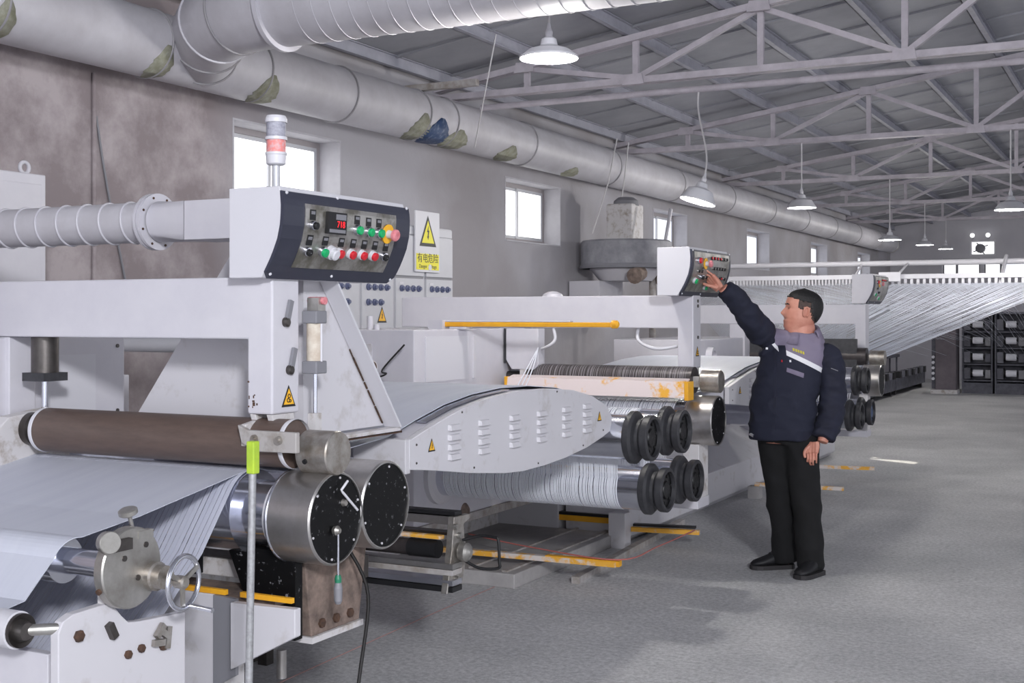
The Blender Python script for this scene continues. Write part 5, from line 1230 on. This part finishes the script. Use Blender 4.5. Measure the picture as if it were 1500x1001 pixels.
for sy in (-1, 1):
    pts = [head_world((0.096-0.022*((k/5-0.2)**2), sy*(0.018+0.034*k/5), 0.150+0.005*math.sin(k/5*3.0))) for k in range(6)]
    MB().tube(pts, [0.003, 0.0042, 0.0045, 0.004, 0.0034, 0.002], 8).build('eyebrow', 'hair', man)
    e = head_world((0.074, sy*0.034, 0.132)); mbe = MB(); mbe.lathe(e, head_world((0.2, sy*0.05, 0.132))-e, [(-0.009, 0.001), (-0.006, 0.006), (0, 0.0075), (0.005, 0.006), (0.0075, 0.002), (0.008, 0.0005)], 16); eo = mbe.build('eye', 'eye_white', man)
    q = head_world((0.0812, sy*0.0348, 0.132)); lathe('iris', 'black', eo, q, head_world((0.2, sy*0.05, 0.132))-e, [(-0.003, 0.006), (0.0012, 0.0052), (0.0016, 0.001)], 14)
    MB().tube([head_world((0.083-0.012*abs(k-2.0)/2.0*0.6, sy*(0.021+0.006*k), 0.1375-0.0012*abs(k-2))) for k in range(5)], 0.0042, 8).build('eyelid', 'skin', eo)
    MB().tube([head_world((0.082-0.012*abs(k-2.0)/2.0*0.6, sy*(0.021+0.006*k), 0.1265+0.0012*abs(k-2))) for k in range(5)], 0.0036, 8).build('eyelid', 'skin', eo)
MB().tube([head_world((0.0905-0.0006*(k-3)**2*1.6, 0.0062*(k-3), 0.0655)) for k in range(7)], [0.0015, 0.003, 0.0036, 0.0036, 0.0036, 0.003, 0.0015], 8).build('lips', 'lip', man)

# --- trousers
mb = MB()
mb.tube(smooth_pts([(-0.085, 0.03, 0.90), (-0.086, 0.045, 0.72), (-0.068, 0.055, 0.50), (-0.036, 0.075, 0.25), (-0.018, 0.09, 0.055)], 4), [0.116, 0.114, 0.112, 0.108, 0.102, 0.096, 0.091, 0.088, 0.085, 0.082, 0.079, 0.077, 0.075, 0.074, 0.075, 0.078, 0.080], 24)
mb.tube(smooth_pts([(0.04, -0.03, 0.90), (0.048, -0.045, 0.72), (0.068, -0.06, 0.50), (0.088, -0.075, 0.25), (0.100, -0.082, 0.045)], 4), [0.116, 0.115, 0.113, 0.109, 0.103, 0.097, 0.093, 0.090, 0.087, 0.085, 0.083, 0.081, 0.080, 0.080, 0.081, 0.083, 0.084], 24)
loft([(-0.03, 0, 0.80, 0.17, 0.13, -20, 2.4), (-0.03, 0, 0.98, 0.17, 0.13, -20, 2.4)], 32, mb)
tr = remeshed(mb, 'trousers', 'trouser', man, 0.012, 3)
# --- shoes: toe direction in the ground plane
def shoe(heel, toe, name):
    heel = Vector(heel); toe = Vector(toe); d = (toe-heel); L_ = d.length; d.normalize(); rt = Vector((d.y, -d.x, 0))
    mb = MB(); secs = []
    tab = [(0.0, 0.022, 0.045, 0.07), (0.06, 0.038, 0.045, 0.10), (0.25, 0.043, 0.05, 0.125), (0.42, 0.045, 0.052, 0.118), (0.58, 0.049, 0.045, 0.092), (0.78, 0.051, 0.036, 0.070), (0.92, 0.041, 0.03, 0.058), (1.0, 0.018, 0.028, 0.044)]
    n = 20; vs_ = []
    for f, w_, zc, zt in tab:
        c = heel + d*(L_*f)
        for k in range(n):
            a = 2*math.pi*k/n; y = w_*math.cos(a); z = 0.02 + (zt-0.02)*(0.5+0.5*math.sin(a)); vs_.append(c + rt*y + Vector((0, 0, z)))
    m_ = len(tab); mb.add(vs_, [(i*n+k, i*n+(k+1) % n, (i+1)*n+(k+1) % n, (i+1)*n+k) for i in range(m_-1) for k in range(n)] + [tuple(range(n-1, -1, -1)), tuple(range((m_-1)*n, m_*n))], True)
    o = mb.build(name, 'shoe', man)
    out = []
    for s_ in (1, -1):
        tt = tab if s_ == 1 else tab[::-1]
        for f, w_, zc, zt in tt: out.append(heel + d*(L_*f*1.02-0.002) + rt*(s_*(w_+0.004)))
    vs2 = [Vector((p.x, p.y, 0.0)) for p in out] + [Vector((p.x, p.y, 0.026)) for p in out]; k = len(out)
    MB().add(vs2, [tuple(range(k-1, -1, -1)), tuple(range(k, 2*k))] + [(i, (i+1) % k, k+(i+1) % k, k+i) for i in range(k)]).build('sole', 'sole', o)
    for j in range(3):
        f = 0.48+0.07*j; c = heel + d*(L_*f); zt = 0.112-0.014*j
        MB().tube([c + rt*-0.028 + Vector((0, 0, zt-0.012)), c + Vector((0, 0, zt+0.004)), c + rt*0.028 + Vector((0, 0, zt-0.012))], 0.0035, 6).build('lace', 'black', o)
    return o
shoe((0.035, 0.125, 0), (-0.235, 0.075, 0), 'shoe'); shoe((0.165, -0.055, 0), (-0.015, -0.235, 0), 'shoe')
# --- jacket
def jacket_mat():
    m = bpy.data.materials.new('jacket'); m.use_nodes = True; nt = m.node_tree; b = nt.nodes['Principled BSDF']; b.inputs['Roughness'].default_value = 0.85
    tc = nt.nodes.new('ShaderNodeTexCoord'); sx = nt.nodes.new('ShaderNodeSeparateXYZ'); nt.links.new(tc.outputs['Object'], sx.inputs[0])
    def mth(op, a, b_=None, c=None):
        n = nt.nodes.new('ShaderNodeMath'); n.operation = op
        for i, v in enumerate((a, b_, c)):
            if v is None: continue
            if isinstance(v, (int, float)): n.inputs[i].default_value = v
            else: nt.links.new(v, n.inputs[i])
        return n.outputs[0]
    X, Z = sx.outputs['X'], sx.outputs['Z']
    zb = mth('MAXIMUM', mth('MULTIPLY_ADD', X, -0.50, 1.342), mth('MULTIPLY_ADD', X, -1.3, 1.264))
    yoke = mth('GREATER_THAN', Z, zb)
    st = mth('GREATER_THAN', Z, mth('SUBTRACT', zb, 0.031))
    gap = mth('LESS_THAN', mth('ABSOLUTE', mth('ADD', X, 0.078)), 0.020)
    st = mth('MULTIPLY', st, mth('SUBTRACT', 1.0, gap))
    yoke = mth('MULTIPLY', yoke, mth('SUBTRACT', 1.0, mth('MULTIPLY', gap, mth('LESS_THAN', Z, 1.40))))
    m1 = nt.nodes.new('ShaderNodeMixRGB'); m1.inputs[1].default_value = lin((27, 30, 48)); m1.inputs[2].default_value = lin((226, 226, 230)); nt.links.new(st, m1.inputs[0])
    m2 = nt.nodes.new('ShaderNodeMixRGB'); nt.links.new(m1.outputs[0], m2.inputs[1]); m2.inputs[2].default_value = lin((124, 116, 136)); nt.links.new(yoke, m2.inputs[0])
    nt.links.new(m2.outputs[0], b.inputs['Base Color'])
    n2 = nt.nodes.new('ShaderNodeTexNoise'); n2.inputs['Scale'].default_value = 14; nt.links.new(tc.outputs['Object'], n2.inputs['Vector'])
    bp = nt.nodes.new('ShaderNodeBump'); bp.inputs['Strength'].default_value = 0.25; bp.inputs['Distance'].default_value = 0.02; nt.links.new(n2.outputs[0], bp.inputs['Height']); nt.links.new(bp.outputs[0], b.inputs['Normal'])
    MATS['jacket'] = m
jacket_mat()
mb = MB()
loft([(-0.058, 0.0, 0.828, 0.192, 0.165, -20, 2.5), (-0.058, 0.0, 0.86, 0.197, 0.170, -20, 2.5), (-0.056, -0.005, 0.95, 0.200, 0.178, -20, 2.5), (-0.05, -0.006, 1.05, 0.200, 0.178, -20, 2.4), (-0.032, -0.002, 1.15, 0.198, 0.166, -20, 2.4),
      (-0.008, 0.0, 1.25, 0.198, 0.150, -20, 2.4), (0.012, 0.0, 1.33, 0.196, 0.135, -20, 2.3), (0.022, 0.0, 1.38, 0.186, 0.120, -20, 2.2), (0.032, 0.0, 1.415, 0.160, 0.105, -20, 2.1), (0.048, 0.0, 1.445, 0.118, 0.095, -18, 2), (0.058, 0.0, 1.47, 0.092, 0.088, -15, 2)], 48, mb)
mb.tube([(-0.08, 0.03, 1.36), (-0.15, 0.04, 1.405)], [0.092, 0.084], 20)
mb.tube([(0.10, -0.03, 1.372), (0.17, -0.052, 1.372)], [0.088, 0.080], 20)
mb.tube([(0.10, -0.02, 1.425), (0.165, -0.05, 1.385)], [0.055, 0.05], 20)
mb.tube([(-0.02, 0.0, 1.43), (-0.13, 0.035, 1.435)], [0.06, 0.072], 20)
jk = remeshed(mb, 'jacket', 'jacket', man, 0.009, 4)
from mathutils import noise as mnoise
def folds(o, amp, fx, fz):
    me = o.data
    nrm_ = [v.normal.copy() for v in me.vertices]
    for v, n_ in zip(me.vertices, nrm_):
        p = v.co; q = Vector((p.x*fx + p.z*fz*0.35, p.y*fx, p.z*fz))
        v.co = p + n_*(amp*(1.0-2.2*abs(mnoise.noise(q))) + amp*0.5*mnoise.noise(q*2.3))
    me.update()
folds(jk, 0.011, 5.0, 9.0)
folds(tr, 0.009, 6.0, 6.0)
def sleeve(pts, rad, name):
    mb = MB(); P_ = smooth_pts(pts, 8); n = len(P_); r_ = []
    for i in range(n):
        f = i/(n-1)*(len(rad)-1); a = int(f); a = min(a, len(rad)-2); base = rad[a] + (rad[a+1]-rad[a])*(f-a)
        r_.append(base*(1+0.035*math.sin(i*1.9)+0.02*math.sin(i*0.83+1)))
    mb.tube(P_, r_, 24); o = remeshed(mb, name, 'navy_cloth', man, 0.007, 2); folds(o, 0.009, 9.0, 12.0); return o
sleeve([(-0.105, 0.03, 1.405), (-0.185, 0.0, 1.480), RE, (-0.37, -0.135, 1.683), (-0.440, -0.153, 1.742)], [0.050, 0.083, 0.073, 0.061, 0.050], 'sleeve')
sleeve([(0.145, -0.045, 1.375), (0.212, -0.066, 1.31), (0.232, -0.075, 1.10), (0.205, -0.115, 0.95), (0.158, -0.150, 0.838)], [0.042, 0.082, 0.079, 0.074, 0.068], 'sleeve')
# collar: a turned down band round the neck, open at the front
mb = MB(); ring = []
for k in range(25):
    a = math.radians(-118 + 296*k/24 + 90 - 20)       # gap faces front left
    ca, sa = math.cos(a), math.sin(a)
    back = 0.5 + 0.5*(ca*0.35 + sa*0.94)
    ring.append((ca, sa, back))
inn = []; 
for (ca, sa, bk) in ring:
    zt = 1.468 + 0.066*bk
    inn.append([Vector((0.062+0.093*ca, 0.093*sa, zt-0.045)), Vector((0.062+0.093*ca, 0.092*sa, zt)), Vector((0.062+0.104*ca, 0.103*sa, zt-0.002)), Vector((0.058+0.134*ca, 0.128*sa, zt-0.062))])
vs_ = [p for r_ in inn for p in r_]
mb.add(vs_, [(4*i+j, 4*i+j+1, 4*i+5+j, 4*i+4+j) for i in range(24) for j in range(3)], True)
co = mb.build('collar', 'lilac_cloth', man); s_ = co.modifiers.new('t', 'SOLIDIFY'); s_.thickness = 0.006; s_.offset = 0
mb = MB(); loft([(0.052, -0.004, 1.40, 0.085, 0.082, -15, 2), (0.058, -0.002, 1.445, 0.081, 0.079, -15, 2)], 28, mb); mb.build('undershirt', 'black', man)
# small jacket details are laid on the front by casting onto the jacket mesh
bpy.context.view_layer.update()
def on_jacket(x, z, ob=None):
    ob = ob or jk; best = None
    ok, loc, nn, _ = ob.ray_cast(Vector((x, -1.0, z)), Vector((0, 1, 0)))
    return (loc, nn) if ok else (Vector((x, -0.17, z)), Vector((0, -1, 0)))
def patch_on(name, m, pts, th=0.004, ob=None):
    A, B, C, D = [Vector(p) for p in pts]; nu = max(2, int((B-A).length/0.01)); nv = max(2, int((D-A).length/0.01)); vs_ = []; W_n = (nu+1)*(nv+1)
    for lay in (th, -0.003):
        for j in range(nv+1):
            for i in range(nu+1):
                q = (A.lerp(B, i/nu)).lerp(D.lerp(C, i/nu), j/nv); p, n_ = on_jacket(q.x, q.y, ob); vs_.append(p + n_*lay)
    fs_ = []
    I = lambda i, j, l: l*W_n + j*(nu+1) + i
    for j in range(nv):
        for i in range(nu):
            fs_ += [(I(i, j, 0), I(i+1, j, 0), I(i+1, j+1, 0), I(i, j+1, 0)), (I(i, j, 1), I(i, j+1, 1), I(i+1, j+1, 1), I(i+1, j, 1))]
    for i in range(nu): fs_ += [(I(i, 0, 0), I(i, 0, 1), I(i+1, 0, 1), I(i+1, 0, 0)), (I(i, nv, 0), I(i+1, nv, 0), I(i+1, nv, 1), I(i, nv, 1))]
    for j in range(nv): fs_ += [(I(0, j, 0), I(0, j+1, 0), I(0, j+1, 1), I(0, j, 1)), (I(nu, j, 0), I(nu, j, 1), I(nu, j+1, 1), I(nu, j+1, 0))]
    return MB().add(vs_, fs_, False).build(name, m, man)
def pz(u, v): q = mpx(u, v, -0.15); return (q.x, q.z)
patch_on('pocket_flap', 'lilac_cloth', [pz(1153, 539), pz(1176, 547), pz(1175, 553.5), pz(1152, 545)])
patch_on('chest_snap', 'reflective', [pz(1157, 528), pz(1159.5, 528), pz(1159.5, 531), pz(1157, 531)])
patch_on('chest_snap', 'reflective', [pz(1120.5, 509), pz(1123.5, 509), pz(1123.5, 512), pz(1120.5, 512)])
patch_on('pen_tip', 'red_button', [pz(1146, 528), pz(1147.5, 528), pz(1147.5, 531), pz(1146, 531)])
patch_on('hem_snap', 'reflective', [pz(1102, 637), pz(1105, 637), pz(1105, 640.5), pz(1102, 640.5)])
for k, (u0, u1) in enumerate(((1163, 1165.5), (1166.5, 1169), (1169.8, 1172), (1173, 1175.3), (1176.2, 1178.5))):
    dv = (u0-1163)*0.36; patch_on('chest_lettering', 'logo_yellow', [pz(u0, 510.5+dv), pz(u1, 511+dv), pz(u1, 515+dv), pz(u0, 514.5+dv)], 0.003)
patch_on('zip_placket', 'navy_cloth', [pz(1137, 512), pz(1141, 512), pz(1133, 640), pz(1129, 640)], 0.005)
patch_on('sleeve_zip', 'grey_plastic', [pz(1217, 539), pz(1227, 543), pz(1227, 544), pz(1217, 540)], 0.003, [o for o in man.children if o.name.startswith('sleeve')][1])
